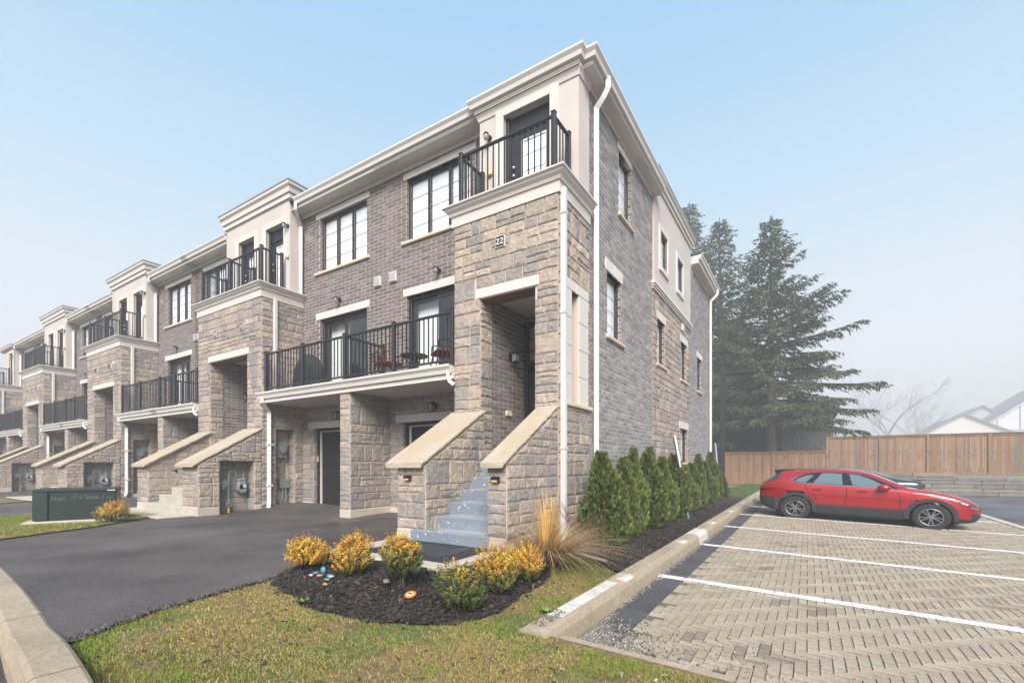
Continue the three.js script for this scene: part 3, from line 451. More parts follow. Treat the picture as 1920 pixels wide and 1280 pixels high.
function towerHouse(c) {
  const { xL, xR, o0, o1, single, seed } = c, root = thing('townhouse', c.label, 'house', [xR, 0, ZT], c.group), mas = new Masonry(root), f = frontF(ZT), sf = sideF(xR);
  // tower: stone front with the porch opening
  const hole = [o0, o1, 0, 3.89], lin = [o0 - .07, o1 + .07, 3.885, 4.06];
  const T = wallBack(root, 'tower_wall', f, [[xL, xR, 0, 5.21]], [hole], .35, M.mortarStone);
  mas.stones(T, f, [xL, xR, 0, 5.21], [hole, lin, ...(c.plates || []).map(([x, y]) => [x - .1, x + .1, y - .1, y + .1])], { seed });
  lintel(root, f, lin[0], lin[1], 3.89, 4.055, single ? 2 : 3, .022);
  part(root, 'lintel_plate', fbox(f, o0 - .02, o1 + .02, 3.868, 3.889, -.33, .012), M.rust);
  const SW = wallBack(root, 'tower_side', sf, [[-ZT + .002, c.sideEnd, 0, 5.21]], c.sideHoles, .3, M.mortarStone);
  mas.stones(SW, sf, [-ZT, c.sideEnd, single && c.right ? 0 : .14, 5.21], [...c.sideHoles, ...(c.sideTrim || [])], { seed: seed + 1, grey: c.right ? .1 : .3 });
  part(root, 'tower_far_side', box(xL, xL + .3, 0, 5.21, ZM, ZT - .35), M.mortarStone);
  const PI_ = sideF(o0); const PW = part(root, 'porch_wall', box(o0 - .2, o0, .2, 4.0, -8.1, ZT - .35), M.mortar);
  mas.stones(T, PI_, [-ZT, -ZT + .35, 1.0, 3.88], [], { seed: seed + 2, grey: .35 }); mas.bricks(PW, sideF(o0), [-ZT + .35, 7.8, .9, 4.0], [], { seed: seed + 3 });
  part(root, 'porch_ceiling', box(o0 - .2, xR - .3, 4.0, 4.05, -8.1, ZT - .35), M.soffit); const BW = part(root, 'porch_back', box(o0 - .2, xR - .02, .2, 4.3, -7.95, -7.8), M.mortar); mas.bricks(BW, frontF(-7.8), [o0, xR - .3, 1.2, 4.0], [[o0 + .02, o0 + 1.0, 1.2, 3.85]], { seed: seed + 5 });
  { // entrance door with a transom
    const ff = frontF(-7.8), a = o0 + .02, b = o0 + 1.0, D = part(root, 'entrance_door', fbox(ff, a + .08, b - .08, 1.25, 3.0, .002, .05, .005), M.door);
    part(D, 'door_frame', [fbox(ff, a, a + .08, 1.25, 3.85, 0, .1, .004), fbox(ff, b - .08, b, 1.25, 3.85, 0, .1, .004), fbox(ff, a + .08, b - .08, 3.0, 3.1, 0, .1, .004), fbox(ff, a + .08, b - .08, 3.75, 3.85, 0, .1, .004)], M.black);
    part(D, 'transom', fbox(ff, a + .08, b - .08, 3.1, 3.75, .004, .03), M.transom); part(D, 'muntin', [3.3, 3.52].map(y => fbox(ff, a + .08, b - .08, y - .01, y + .01, .03, .04)), M.black);
    part(D, 'knob', pUVs(new THREE.SphereGeometry(.04, 12, 8)).translate(a + .17, 2.02, -7.72), M.steel); part(D, 'door_panel', [fbox(ff, a + .16, b - .16, 1.4, 1.95, .045, .06, .012), fbox(ff, a + .16, b - .16, 2.1, 2.9, .045, .06, .012)], M.door);
  }
  lantern(root, [o0 + .01, 3.1, -7.2], [1, 0, 0]); part(root, 'mail_slot', box(o0, o0 + .04, 2.0, 2.1, -7.25, -7.06, .01), M.sill);
  stairs(root, mas, ...c.stair, single && c.right, seed + 20, c.niche);
  // band and cornice, balcony floor
  const ring = [[xL, ZM], [xL, ZT], [xR, ZT], [xR, c.right ? ZM - .05 : ZM]];
  part(root, 'band', sweep(ring, [[-.05, 5.21], [.035, 5.21], [.035, 5.385], [-.05, 5.385]]), M.stuccoTrim); part(root, 'cornice', sweep(ring, corniceP(5.385, 5.535)), M.trim);
  part(root, 'balcony_floor', box(xL, xR, 5.4, 5.53, ZM, ZT), M.grey);
  const br = railGroup(root, 'balcony_railing'), rz = ZT - .06, y0 = 5.535;
  railRun(br, [xL + .1, rz], [xR - .11, rz], y0, .93, { posts: single ? 0 : 1, sp: .115 }); railRun(br, [xR - .11, rz], [xR - .11, ZS + .16], y0, .93, { p0: false, sp: .11 }); railRun(br, [xL + .1, rz], [xL + .1, ZS + .06], y0, .93, { p0: false, sp: .11 });
  if (!single) railRun(br, [(xL + xR) / 2, rz], [(xL + xR) / 2, ZS + .06], y0, .93, { p0: false, sp: .11 });
  // stucco storey
  const fs = frontF(ZS), top = c.parapet ? 8.0 : YSOF;
  part(root, 'stucco_wall', [...cutRects([[xL, xR, 5.53, top]], c.doors.map(([a, b]) => [a, b, 5.53, 7.4])).map(r => fbox(fs, ...r, -.2, 0)), box(xR - .15, xR - .001, 5.53, top, c.parapet ? -9 : ZM - (c.right ? .06 : .2), ZS - .2), box(xL, xL + .15, 5.53, top, -9, ZS - .2)], M.stucco);
  for (const [a, b] of c.doors) balconyDoor(root, fs, a, b, 5.55, 7.4);
  for (const [x, y] of c.lamps) wallLamp(root, [x, y, ZS], [0, 0, 1]);
  part(root, 'outlet_box', box(c.outlet - .05, c.outlet + .05, 6.42, 6.52, ZS, ZS + .06, .012), M.outlet);
  if (c.parapet) { part(root, 'parapet_cornice', sweep([[xL, -9], [xL, ZS], [xR, ZS], [xR, -9]], [[-.05, 7.94], [.05, 7.94], [.05, 8.07], [.09, 8.07], [.1, 8.19], [.15, 8.24], [.15, 8.31], [-.05, 8.31]]), M.stuccoTrim); part(root, 'parapet_flashing', sweep([[xL, -9], [xL, ZS], [xR, ZS], [xR, -9]], [[-.3, 8.312], [.165, 8.312], [.165, 8.35], [-.3, 8.36]]), M.flash); }
  // bays on either side of the tower
  if (c.halfR !== undefined) { halfBay(root, mas, c.halfR, -1, c.halfR - xR, seed + 40); const x = c.halfR; const F = part(root, 'pier', box(x - .15, x + .15, 0, 2.61, ZM, -6.29), M.mortarStone); mas.stones(F, frontF(-6.29), [x - .15, x + .15, .2, 2.61], [], { seed: seed + 51 }); mas.stones(F, sideF(x + .15), [6.29, -ZM, .2, 2.61], [], { seed: seed + 52, grey: .7 }); part(F, 'footing', box(x - .165, x + .17, -.2, .2, ZM, -6.275, .012), M.conc);
    // downspouts at the bay's left end
    const D = part(root, 'downspout', duct([[xR + .2, 2.72, -6.2], [xR + .2, 2.6, -6.22], [xR + .06, 2.4, -6.46], [xR + .06, .2, -6.46], [xR + .14, .07, -6.4]], .085, .085, [.7, 0, .7]), M.white); part(D, 'strap', [box(xR, xR + .115, 1.6, 1.64, -6.53, -6.4), box(xR, xR + .115, .6, .64, -6.53, -6.4)], M.white);
    part(root, 'downspout', box(xR + .005, xR + .085, 2.86, 5.25, -6.66, -6.58, .008), M.white);
    part(root, 'downspout', duct([[xR + .3, 7.72, -7.0], [xR + .26, 7.55, -7.02], [xR + .06, 7.3, -7.3], [xR + .06, 5.54, -7.3]], .075, .075, [.75, 0, .66]), M.white);
  }
  if (c.halfL !== undefined) { halfBay(root, mas, c.halfL, 1, xL - c.halfL, seed + 60); part(root, 'gutter_outlet', duct([[xL - .07, 2.74, -6.21], [xL - .07, 2.64, -6.21], [xL - .045, 2.56, -6.22], [xL + .02, 2.5, -6.26]], .06, .06, [.6, 0, .8]), M.trim); }
  return { root, mas };
}

// the end house, number 22
const C0 = -8.08;
{
  const xL = -5.18, xR = -3.17, Z = u => u;
  const win1 = [8.30, 9.07, 3.53, 4.74], win2 = [8.94, 9.70, 6.1, 7.36], wd1 = [11.72, 12.44, 3.65, 4.77], wd2 = [14.25, 15.05, 3.65, 4.77], wd3 = [16.7, 17.45, 3.65, 4.77], wg = [14.2, 15.15, 1.2, 2.2];
  const { root, mas } = towerHouse({ xL, xR, o0: -4.63, o1: -3.57, single: true, right: true, seed: 3, label: 'end townhouse with house number 22, blue front steps and long side wall', sideEnd: 7.45, sideHoles: [[6.73, 7.0, 2.1, 3.87]], sideTrim: [[6.5, 7.39, 2.03, 4.04]], plates: [[-4.21, 4.73]], stair: [-5.1, -4.56, -3.48, -3.19, [-5.26, -4.53], [-3.53, -3.165]], doors: [[-4.64, -3.7]], lamps: [[-4.95, 7.12]], outlet: -4.93, halfL: C0 });
  numberPlate(root, -4.21, 4.73, '22');
  const sf = sideF(xR);
  // porch side window surround
  for (const [a, b] of [[6.52, 6.73], [7.0, 7.38]]) for (let i = 0; i < 4; i++) part(root, 'jamb_block', fbox(sf, a + .002, b - .002, 2.1 + i * .4425 + .003, 2.1 + (i + 1) * .4425 - .003, -.28, .024, .006), M.precast);
  part(root, 'jamb_bed', [fbox(sf, 6.53, 6.725, 2.11, 3.86, -.27, .016), fbox(sf, 7.005, 7.37, 2.11, 3.86, -.27, .016)], M.rustMortar); lintel(root, sf, 6.42, 7.39, 3.87, 4.035, 2, .026); part(root, 'window_sill', fbox(sf, 6.45, 7.5, 2.03, 2.1, -.28, .06, .012), M.sill);
  // side wall: brick, stone panel, brick
  const SB = wallBack(root, 'side_wall', sf, [[7.45, 11.3, -.3, 7.64]], [win1, win2], .25, M.mortarSideLit); mas.bricks(SB, sf, [7.452, 11.3, -.1, 7.55], [win1, win2, [8.2, 9.15, 4.74, 4.97], [8.86, 9.75, 7.36, 7.5], [8.22, 9.2, 3.47, 3.54], [8.88, 9.8, 6.04, 6.1]], { seed: 71, pal: M.brickSideLit, palC: BRlit });
  const SS = wallBack(root, 'side_stone_panel', sf, [[11.3, 15.4, -.3, 5.6]], [wd1, wd2, wg], .25, M.mortarStone); mas.stones(SS, sf, [11.3, 15.4, -.1, 5.4], [wd1, wd2, wg, [11.6, 12.56, 4.77, 4.98], [14.13, 15.2, 4.77, 4.98], [14.05, 15.3, 2.2, 2.42], [11.62, 12.56, 3.58, 3.65], [14.15, 15.2, 3.58, 3.65], [14.1, 15.28, 1.13, 1.2]], { seed: 72, grey: .05 });
  const SR = wallBack(root, 'side_wall', sf, [[15.4, 18.95, -.3, 7.64]], [wd3], .25, M.mortarSideLit); mas.bricks(SR, sf, [15.402, 18.95, -.1, 7.5], [wd3, [16.6, 17.56, 4.77, 4.98], [16.62, 17.56, 3.58, 3.65]], { seed: 73, pal: M.brickSideLit, palC: BRlit });
  for (const q of [win1, win2, wd1, wd2, wd3, wg]) mas.bricks(q === wd1 || q === wd2 || q === wg ? SS : SB, { o: [0, 0, -q[1]], u: [1, 0, 0], n: [0, 0, 1] }, [xR - .13, xR, q[2], q[3]], [], { seed: 74 });
  const two = (a, b, c, d) => lintel(root, sf, a, b, c, d, 2);
  two(8.2, 9.15, 4.74, 4.97); two(8.86, 9.75, 7.36, 7.5); two(11.6, 12.56, 4.77, 4.98); two(14.13, 15.2, 4.77, 4.98); two(16.6, 17.56, 4.77, 4.98); lintel(root, sf, 14.05, 15.3, 2.2, 2.42, 3);
  for (const [a, b, c, d] of [[8.22, 9.2, 3.47, 3.54], [8.88, 9.8, 6.04, 6.1], [11.62, 12.56, 3.58, 3.65], [14.15, 15.2, 3.58, 3.65], [16.62, 17.56, 3.58, 3.65], [14.1, 15.28, 1.13, 1.2]]) sillP(root, sf, a, b, c, d);
  for (const q of [win1, win2, wd1, wd2, wd3, wg]) windowUnit(root, sf, ...q, { lights: 1, rows: 4, rec: .085, fw: .05 });
  // rear stucco storey over the stone panel
  const w1 = [11.8, 12.48, 6.08, 6.98], w2 = [13.58, 14.26, 6.08, 6.98], fs = sideF(xR + .05);
  part(root, 'stucco_wall', cutRects([[11.3, 15.4, 5.5, 8.0]], [w1, w2]).map(r => fbox(fs, ...r, -.3, 0)), M.stucco);
  part(root, 'stucco_return', [box(-6.5, xR - .25, 7.5, 8.0, -11.5, -11.3), box(-6.5, xR - .25, 7.5, 8.0, -15.4, -15.2)], M.stucco);
  for (const [a, b, c, d] of [w1, w2]) part(root, 'window_trim', [fbox(fs, a - .11, a, c - .12, d + .12, -.02, .035, .005), fbox(fs, b, b + .11, c - .12, d + .12, -.02, .035, .005), fbox(fs, a, b, d, d + .12, -.02, .034, .005), fbox(fs, a, b, c - .12, c, -.02, .045, .005)], M.stuccoTrim);
  windowUnit(root, fs, ...w1, { rec: .045, rows: 4, fw: .05 }); windowUnit(root, fs, ...w2, { rec: .045, rows: 4, fw: .05 });
  part(root, 'stucco_base', sweep([[xR - .2, -11.29], [xR, -11.29], [xR, -15.41], [xR - .2, -15.41]], [[-.02, 5.36], [.06, 5.36], [.06, 5.41], [.085, 5.41], [.085, 5.46], [.11, 5.46], [.11, 5.53], [.055, 5.55], [-.02, 5.55]]), M.stuccoTrim);
  part(root, 'parapet_cornice', sweep([[-6, -11.3], [xR + .05, -11.3], [xR + .05, -15.4], [-6, -15.4]], [[-.05, 7.92], [.04, 7.92], [.04, 8.02], [.08, 8.02], [.09, 8.1], [.14, 8.15], [.14, 8.2], [-.05, 8.2]]), M.stuccoTrim);
  part(root, 'parapet_flashing', sweep([[-6, -11.3], [xR + .05, -11.3], [xR + .05, -15.4], [-6, -15.4]], [[-.3, 8.202], [.155, 8.202], [.155, 8.235], [-.3, 8.24]]), M.flash);
  part(root, 'wall_vent', fbox(sf, 14.3, 14.5, 5.1, 5.3, .003, .06, .006), M.white);
  // eaves
  const P = [[-5.25, -7.2], [-5.25, -6.95], [-3.12, -6.95], [-3.12, -7.09], [-2.94, -7.09], [-2.94, -11.4]];
  part(root, 'fascia', [sweep(P, [[-.02, YSOF - .012], [0, YSOF - .012], [0, YG - .03], [-.02, YG - .03]]), box(-3.17, -2.94, YSOF - .012, YG - .03, -11.42, -11.4)], M.trim); part(root, 'gutter', sweep(P, gutterP(YG)), M.trim);
  part(root, 'soffit', [box(-5.25, -3.12, YSOF, YSOF + .015, ZM, -6.95), box(-3.17, -2.94, YSOF - .003, YSOF + .012, -11.4, -7.09)], M.soffit);
  part(root, 'crown_moulding', sweep([[xL, ZM], [xL, ZS], [xR, ZS], [xR, ZM - .05]], [[-.01, 7.5], [.02, 7.5], [.035, 7.56], [.06, 7.6], [.06, YSOF], [-.01, YSOF]]), M.stuccoTrim);
  part(root, 'frieze', [fbox(sf, 7.46, 11.3, 7.55, YSOF, 0, .02, .004), fbox(sf, 15.42, 18.95, 7.5, 7.58, 0, .02, .004)], M.trim);
  const Q = [[-2.94, -15.75], [-2.94, -19.3]];
  part(root, 'fascia', [sweep(Q, [[-.02, YSOF - .06], [0, YSOF - .06], [0, YG - .03], [-.02, YG - .03]]), box(-3.4, -2.94, YSOF - .06, YG - .03, -15.76, -15.74)], M.trim); part(root, 'gutter', sweep([[-2.94, -15.75], [-2.94, -19.3], [-4, -19.3]], gutterP(YG)), M.trim); part(root, 'soffit', box(-3.17, -2.94, YSOF - .05, YSOF - .035, -19.3, -15.75), M.soffit);
  { const m = new MB(), e = YG + .005, hip = (z0, z1) => { const r = YG + .5, A = [C0, e, z0], B = [-2.84, e, z0], C = [-2.84, e, z1], D = [C0, e, z1], E1 = [-5.4, r, z0 - 2.4], E2 = [C0, r, z0 - 2.4]; m.quad(A, B, E1, E2).quad(B, C, [-5.4, r, z1], E1).quad(E2, E1, [-5.4, r, z1], [C0, r, z1]).tri(C, D, [C0, r, z1]).tri(C, [C0, r, z1], [-5.4, r, z1]); }; hip(-7.0, -11.38); hip(-15.75, -19.3); part(root, 'roof', [m.build(), box(C0, -3.25, 7.9, 7.95, -15.4, -11.3)], M.roof); }
  part(root, 'rear_body', [box(C0 + .05, xR - .25, 0, 7.6, -18.95, -18.75), box(C0, C0 + .2, 0, 7.6, -18.95, -7.7)], M.mortar);
  // downspouts
  const dsp = (pts, w) => part(root, 'downspout', duct(pts, w, w, [.6, 0, .8]), M.white);
  { const D = part(root, 'downspout', box(xR + .012, xR + .098, -.05, 5.3, -6.41, -6.325, .01), M.white); part(D, 'strap', [4.9, 3.4, 1.35].map(y => box(xR + .005, xR + .103, y, y + .035, -6.42, -6.315)), M.white); }
  dsp([[-2.9, 7.74, -7.62], [-2.9, 7.55, -7.62], [-2.98, 7.42, -7.62], [-3.11, 7.28, -7.62], [-3.11, -.05, -7.62]], .085);
  dsp([[-2.9, 7.74, -19.0], [-2.9, 7.55, -19.0], [-3.11, 7.28, -18.85], [-3.11, -.05, -18.85]], .085);
  mas.finish(300, 300);
}
// the double house with numbers 20 and 21, then its two copies further along
const PITCH = 8.68;
const sideN = [[6.66, 7.16, .12, 2.0]];
const pair = towerHouse({ xL: -14.35, xR: -11.2, o0: -13.72, o1: -11.82, seed: 105, parapet: true, label: 'double townhouse with house numbers 20 and 21 on its stone tower', group: undefined, sideEnd: 7.4, sideHoles: sideN, plates: [[-13.38, 4.6], [-12.07, 4.6]], stair: [-14.34, -13.77, -11.9, -11.2, [-14.46, -13.66], [-12.05, -11.165]], niche: [5.34, 6.13, 1.21], doors: [[-13.66, -12.84], [-12.28, -11.46]], lamps: [[-14.05, 7.0], [-11.28, 7.25]], outlet: -11.28, halfR: C0, halfL: -14.35 - 2.765 });
{ const r = pair.root, x = -11.2; // electric niche back
  part(r, 'niche_lining', [box(x - .3, x - .28, .1, 2.02, -7.18, -6.64), box(x - .3, x, 2.0, 2.02, -7.18, -6.64), box(x - .3, x, .1, 2.02, -7.18, -7.16), box(x - .3, x, .1, 2.02, -6.66, -6.64)], M.mortarStone); pair.mas.stones(r.children.find(o => o.name === 'tower_side'), { o: [0, 0, -7.16], u: [1, 0, 0], n: [0, 0, 1] }, [x - .28, x, .12, 2.0], [], { seed: 181, grey: .5 }); }
pair.mas.finish(180, 300);
const houseCopies = [['double townhouse in thin fog, second stone tower left of number 22', -1], ['double townhouse in thick fog, third stone tower left of number 22', -2]].map(([label, k]) => { const r = pair.root.clone(); r.name = numbered('townhouse'); r.userData = { label, category: 'house' }; r.position.x += k * PITCH; scene.add(r); return r; });
numberPlate(pair.root, -13.38, 4.6, '20'); numberPlate(pair.root, -12.07, 4.6, '21');
houseCopies.forEach((r, i) => { for (const x of [-13.38, -12.07]) { const X = x - (i + 1) * PITCH, P = part(r, 'number_plate', box(X - .09, X + .09, 4.51, 4.69, ZT, ZT + .035, .003), M.precast); part(P, 'plate_face', box(X - .075, X + .075, 4.525, 4.675, ZT + .03, ZT + .04), M.black); } });
{ // far end house
  const xR = -11.2 - 3 * PITCH, xL = xR - 2.05, e = towerHouse({ xL, xR, o0: xL + .55, o1: xR - .45, single: true, seed: 205, label: 'last townhouse of the row, palest in the fog at the left edge', sideEnd: 7.4, sideHoles: [], stair: [xL + .05, xL + .6, xR - .6, xR, [xL - .08, xL + .65], [xR - .7, xR + .03]], doors: [[xR - .95, xR - .15]], lamps: [[xR - .05, 7.2]], outlet: xR - .08, halfR: xR + 2.765 });
  const P = [[xL - .3, -9], [xL - .3, -6.95], [xR + .08, -6.95], [xR + .08, -7.2]]; part(e.root, 'fascia', sweep(P, [[-.02, YSOF], [0, YSOF], [0, YG - .03], [-.02, YG - .03]]), M.trim); part(e.root, 'gutter', sweep(P, gutterP(YG)), M.trim); part(e.root, 'soffit', box(xL - .3, xR + .08, YSOF, YSOF + .015, -9, -6.95), M.soffit);
  part(e.root, 'roof', prism([[xL - .4, YG], [xR - .5, YG + .7], [xR + .1, YG + .7], [xR + .1, YG]], 'xy', -12, -8), M.roof); part(e.root, 'rear_body', box(xL + .02, xR, 0, 7.6, -14, -8.25), M.mortar);
  e.mas.finish(0, 0);
}

// ---------------------------------------------------------------- ground, driveway, road, lot
function grid(xs, zs, fy, uvs = true) { const m = new MB(); for (let i = 0; i < xs.length - 1; i++) for (let j = 0; j < zs.length - 1; j++) { const P = (x, z) => [x, fy(x, z), z]; m.quad(P(xs[i], zs[j]), P(xs[i], zs[j + 1]), P(xs[i + 1], zs[j + 1]), P(xs[i + 1], zs[j])); } return m.build(); }
const lin = (a, b, n) => Array.from({ length: n + 1 }, (_, i) => mix(a, b, i / n));
function inPoly(p, x, z) { let r = false; for (let i = 0, j = p.length - 1; i < p.length; j = i++) { const [a, b] = p[i], [c, d] = p[j]; if ((b > z) !== (d > z) && x < (c - a) * (z - b) / (d - b) + a) r = !r; } return r; }
function sheet(poly, fy, step = .25) { // polygon in plan, cut into a fine grid that follows the land
  const v = poly.map(p => new THREE.Vector2(...p)), m = new MB(); let tris = THREE.ShapeUtils.triangulateShape(v, []).map(t => t.map(i => poly[i]));
  const P = ([x, z]) => [x, fy(x, z), z];
  const sub = (a, b, c, d) => { const l = [[a, b], [b, c], [c, a]].map(([p, q]) => hypot(p[0] - q[0], p[1] - q[1])), k = l.indexOf(max(...l)); if (l[k] < step || d > 12) { const s = (b[0] - a[0]) * (c[1] - a[1]) - (b[1] - a[1]) * (c[0] - a[0]); s < 0 ? m.tri(P(a), P(b), P(c)) : m.tri(P(a), P(c), P(b)); return; } const V = [a, b, c], p = V[k], q = V[(k + 1) % 3], r = V[(k + 2) % 3], h = [(p[0] + q[0]) / 2, (p[1] + q[1]) / 2]; sub(p, h, r, d + 1); sub(h, q, r, d + 1); };
  for (const t of tris) sub(...t, 0); return m.build();
}
const groundY = (x, z) => { if (z < -32.4) return mix(-.2, .55, sm((-z - 32.4) / .3)); if (x > -1.74 && z < -3.2) return -.7; if (z > -.62 + (x < 0 ? .17 * x + .3 : .3)) return min(lawnY(x, z), -.24); return lawnY(x, z) - .022; };
struct('ground', grid([-300, -120, -60, ...lin(-45, -5, 40), ...lin(-4.8, -1.78, 14), -1.72, ...lin(-1.4, 6, 14), 10, 20, 40, 90, 300], [120, 40, 10, 3, ...lin(1, -3.16, 16), -3.24, ...lin(-3.6, -9.2, 18), ...lin(-10, -32.3, 22), -32.45, -32.75, -36, -45, -70, -140, -400], groundY), M.lawn);
const driveR = [[-3.92, -.95], [-4.23, -1.59], [-4.45, -2.57], [-4.72, -3.08], [-5.12, -3.5], [-5.14, -4.9], [-5.1, -7.45]];
struct('driveway', sheet([[-44, -1.9], [-12, -1.62], [-6.4, -1.2], ...driveR.flatMap((p, i) => i < driveR.length - 1 ? Array.from({ length: 12 }, (_, k) => { const q = driveR[i + 1], x = mix(p[0], q[0], k / 12), z = mix(p[1], q[1], k / 12); return [x + (i < 4 ? (wn(x * 9, z * 9, 61) - .5) * .1 : 0), z]; }) : [p]), [-44, -7.45]], (x, z) => lawnY(x, z), .5), M.asphalt);
struct('road', grid(lin(-40, 30, 70), [-1.6, -.9, -.5, 0, 2, 6, 14], (x, z) => { const k = -.9 + .115 * (x + 4.3); return z < k - .3 ? -.4 : -.075 - (z < k ? .15 : 0); }), M.road);
{ // kerb between road and driveway, cast in lengths
  const K = new THREE.Group(); K.name = 'road_kerb'; K.userData = { kind: 'structure' }; scene.add(K);
  const c = new THREE.CatmullRomCurve3([[-36, -3.2], [-20, -2.2], [-12, -1.58], [-8, -1.24], [-6.3, -1.10], [-5.3, -1.0], [-4.3, -.88], [-3.3, -.765], [-2.2, -.6], [-.5, -.33], [3, .1]].map(([x, z]) => V3(x, 0, z))), N = 300, pts = c.getSpacedPoints(N), hs = x => sm((x + 4.5) / .8) * .045;
  for (let i = 0; i < N;) { const n = 12, m = new MB(), R = []; for (let k = 0; k <= n && i + k <= N; k++) { const p = pts[i + k], q = pts[min(N, i + k + 1)], r = pts[max(0, i + k - 1)], t = q.clone().sub(r).setY(0).normalize(), o = [-t.z, t.x], h = hs(p.x), e = k === 0 ? .004 : k === n ? -.004 : 0; R.push([[.125, -.3], [.12, -.06], [.1, h - .005], [.075, h + .012], [-.09, h + .014], [-.11, h + .002], [-.112, -.3]].map(([w, y]) => [p.x + o[0] * w + t.x * e, y, p.z + o[1] * w + t.z * e])); } for (let k = 0; k < R.length - 1; k++) for (let j = 0; j < 6; j++) m.quad(R[k][j], R[k + 1][j], R[k + 1][j + 1], R[k][j + 1]); part(K, 'kerb_block', m.build(), M.kerb, true); i += n; }
}
// parking lot: tilted group; local x runs from the kerb foot, local z as in the world
const LOT = new THREE.Group(); LOT.name = 'parking_lot'; LOT.userData = { kind: 'structure' }; LOT.position.set(LX, LY, -6);
{ const X = V3(1, -LS, 0).normalize(), Y = V3(0, -.006, 1).cross(X).normalize(), Z = X.clone().cross(Y); LOT.quaternion.setFromRotationMatrix(new THREE.Matrix4().makeBasis(X, Y, Z)); scene.add(LOT); }
{
  part(LOT, 'joint_sand', box(-.1, 6.25, -.2, -.012, -28, 2.62), mat([.13, .11, .085], 1, { bumpMap: tGrain, bumpScale: .01 }), true);
  const W = .0815, PV = [[.375, .315, .235], [.395, .335, .25], [.355, .30, .225], [.385, .33, .255], [.37, .30, .215], [.405, .35, .27]], R = RNG(77), list = [];
  const pavM = PV.map(c => mat(c, .88, { map: tMott, bumpMap: tGrain, bumpScale: .004 })), darkM = PV.map(c => mat(c.map(v => v * .68), .8, { map: tMott, bumpMap: tGrain, bumpScale: .004 }));
  const geoH = [0, 1, 2].map(() => box(-W * 1.5 + .003, W * 1.5 - .003, -.06, 0, -W / 2 + .003, W / 2 - .003, .0035)), geoV = [0, 1, 2].map(() => box(-W / 2 + .003, W / 2 - .003, -.06, 0, -W * 1.5 + .003, W * 1.5 - .003, .0035));
  for (let i = 0; i < 72; i++) for (let j = -34; j < 268; j++) {
    const k = ((i - j) % 6 + 6) % 6, x = .34 + i * W, z = -j * W; let px, pz, h;
    if (k === 0) { px = x + W * 1.5; pz = z - W / 2; h = true; } else if (k === 5) { px = x + W / 2; pz = z - W * 1.5; h = false; } else continue;
    if (px > 5.96 || pz > 2.46 || pz < -27.8) continue; const wx = px + LX, wz = pz - 6;
    const st = wn(wx * 2.2 + 40, wz * 1.6 + 80, 12), blot = max(0, ...[[-.2, -4.15, .22], [-.55, -7.3, .35], [.3, -10.2, .4], [-.35, -9.9, .35], [1.2, -5.2, .15], [.7, -13, .4], [2.2, -7.4, .2]].map(([a, b, r]) => 1 - hypot(wx - a, wz - b) / r));
    const d = hypot(wx, wz), dd = -(wx * camF[0] + wz * camF[1]);
    list.push({ px, pz, h, k: floor(R() * 6), dark: blot > .25 && R() < .6 || (st > .74 && R() < .3), y: (R() - .5) * .004, ry: (R() - .5) * .012, t: .88 + R() * .24, d, vis: wx * camF[0] + wz * camF[1] > .5 && abs((wx * camR[0] + wz * camR[1]) / (wx * camF[0] + wz * camF[1])) < 1.12, g: floor(R() * 3) });
  }
  list.sort((a, b) => (b.vis - a.vis) || a.d - b.d);
  const inst = { h: [], v: [] };
  list.forEach((q, n) => { if (n < 300) { const o = new THREE.Mesh((q.h ? geoH : geoV)[q.g], (q.dark ? darkM : pavM)[q.k]); o.name = nm(LOT, 'paver'); o.position.set(q.px, q.y, q.pz); o.rotation.y = q.ry; o.castShadow = o.receiveShadow = true; LOT.add(o); } else inst[q.h ? 'h' : 'v'].push(q); });
  const PM = mat([1, 1, 1], .88, { map: tMott, bumpMap: tGrain, bumpScale: .004 }), o3 = new THREE.Object3D(), col = new THREE.Color();
  for (const s of ['h', 'v']) { const l = inst[s], I = new THREE.InstancedMesh((s === 'h' ? geoH : geoV)[0], PM, l.length); l.forEach((q, i) => { o3.position.set(q.px, q.y, q.pz); o3.rotation.set(0, q.ry, 0); o3.updateMatrix(); I.setMatrixAt(i, o3.matrix); const c = PV[q.k], k = q.t * (q.dark ? .72 : 1); I.setColorAt(i, col.setRGB(c[0] * k, c[1] * k, c[2] * k)); }); I.name = nm(LOT, 'paver_field'); I.userData.kind = 'stuff'; I.receiveShadow = true; LOT.add(I); }
  // dark border course along the kerb
  const bm = [[.075, .073, .08], [.085, .083, .09], [.068, .066, .072]].map(c => mat(c, .75, { map: tMott, bumpMap: tGrain, bumpScale: .004 }));
  for (let z = 2.5, i = 0; z > -27.6; z -= .36, i++) part(LOT, 'border_paver', box(.05, .33, -.06, (R() - .5) * .003, z - .354, z, .005), bm[floor(R() * 3)], true);
  for (let x = .36; x < 5.9; x += .36) part(LOT, 'border_paver', box(x, x + .354, -.06, (R() - .5) * .003, 2.54, 2.62, .004), bm[floor(R() * 3)], true);
  // painted stall lines, broken where the paver joints are
  const paint = mat([.78, .78, .79], .7, { map: tex(512, (u, v) => { const a = fbm(u, v, 40, 4, 161), b = fbm(u, v, 5, 4, 163); return a > .66 - .1 * (b - .4) ? .42 : .86 + .14 * a; }, 1), bumpMap: tGrain, bumpScale: .003 });
  [-6.12, -8.87, -11.67, -14.6, -17.4, -20.2, -23].forEach((z, n) => { const g = [], z0 = z + 6; let x = .02; while (x < 5.95) { const x1 = x < .3 ? .335 : x + W * 1.5; g.push(box(x + .002, x1 - .002, .0035, .0055, z0 - .078 + (R() - .5) * .006, z0 + .078 + (R() - .5) * .006)); x = x1; } part(LOT, 'stall_line', g, paint, true); });
  part(LOT, 'edge_ribbon', box(6.05, 6.25, -.1, .006, -28, 3, .006), M.conc, true);
}
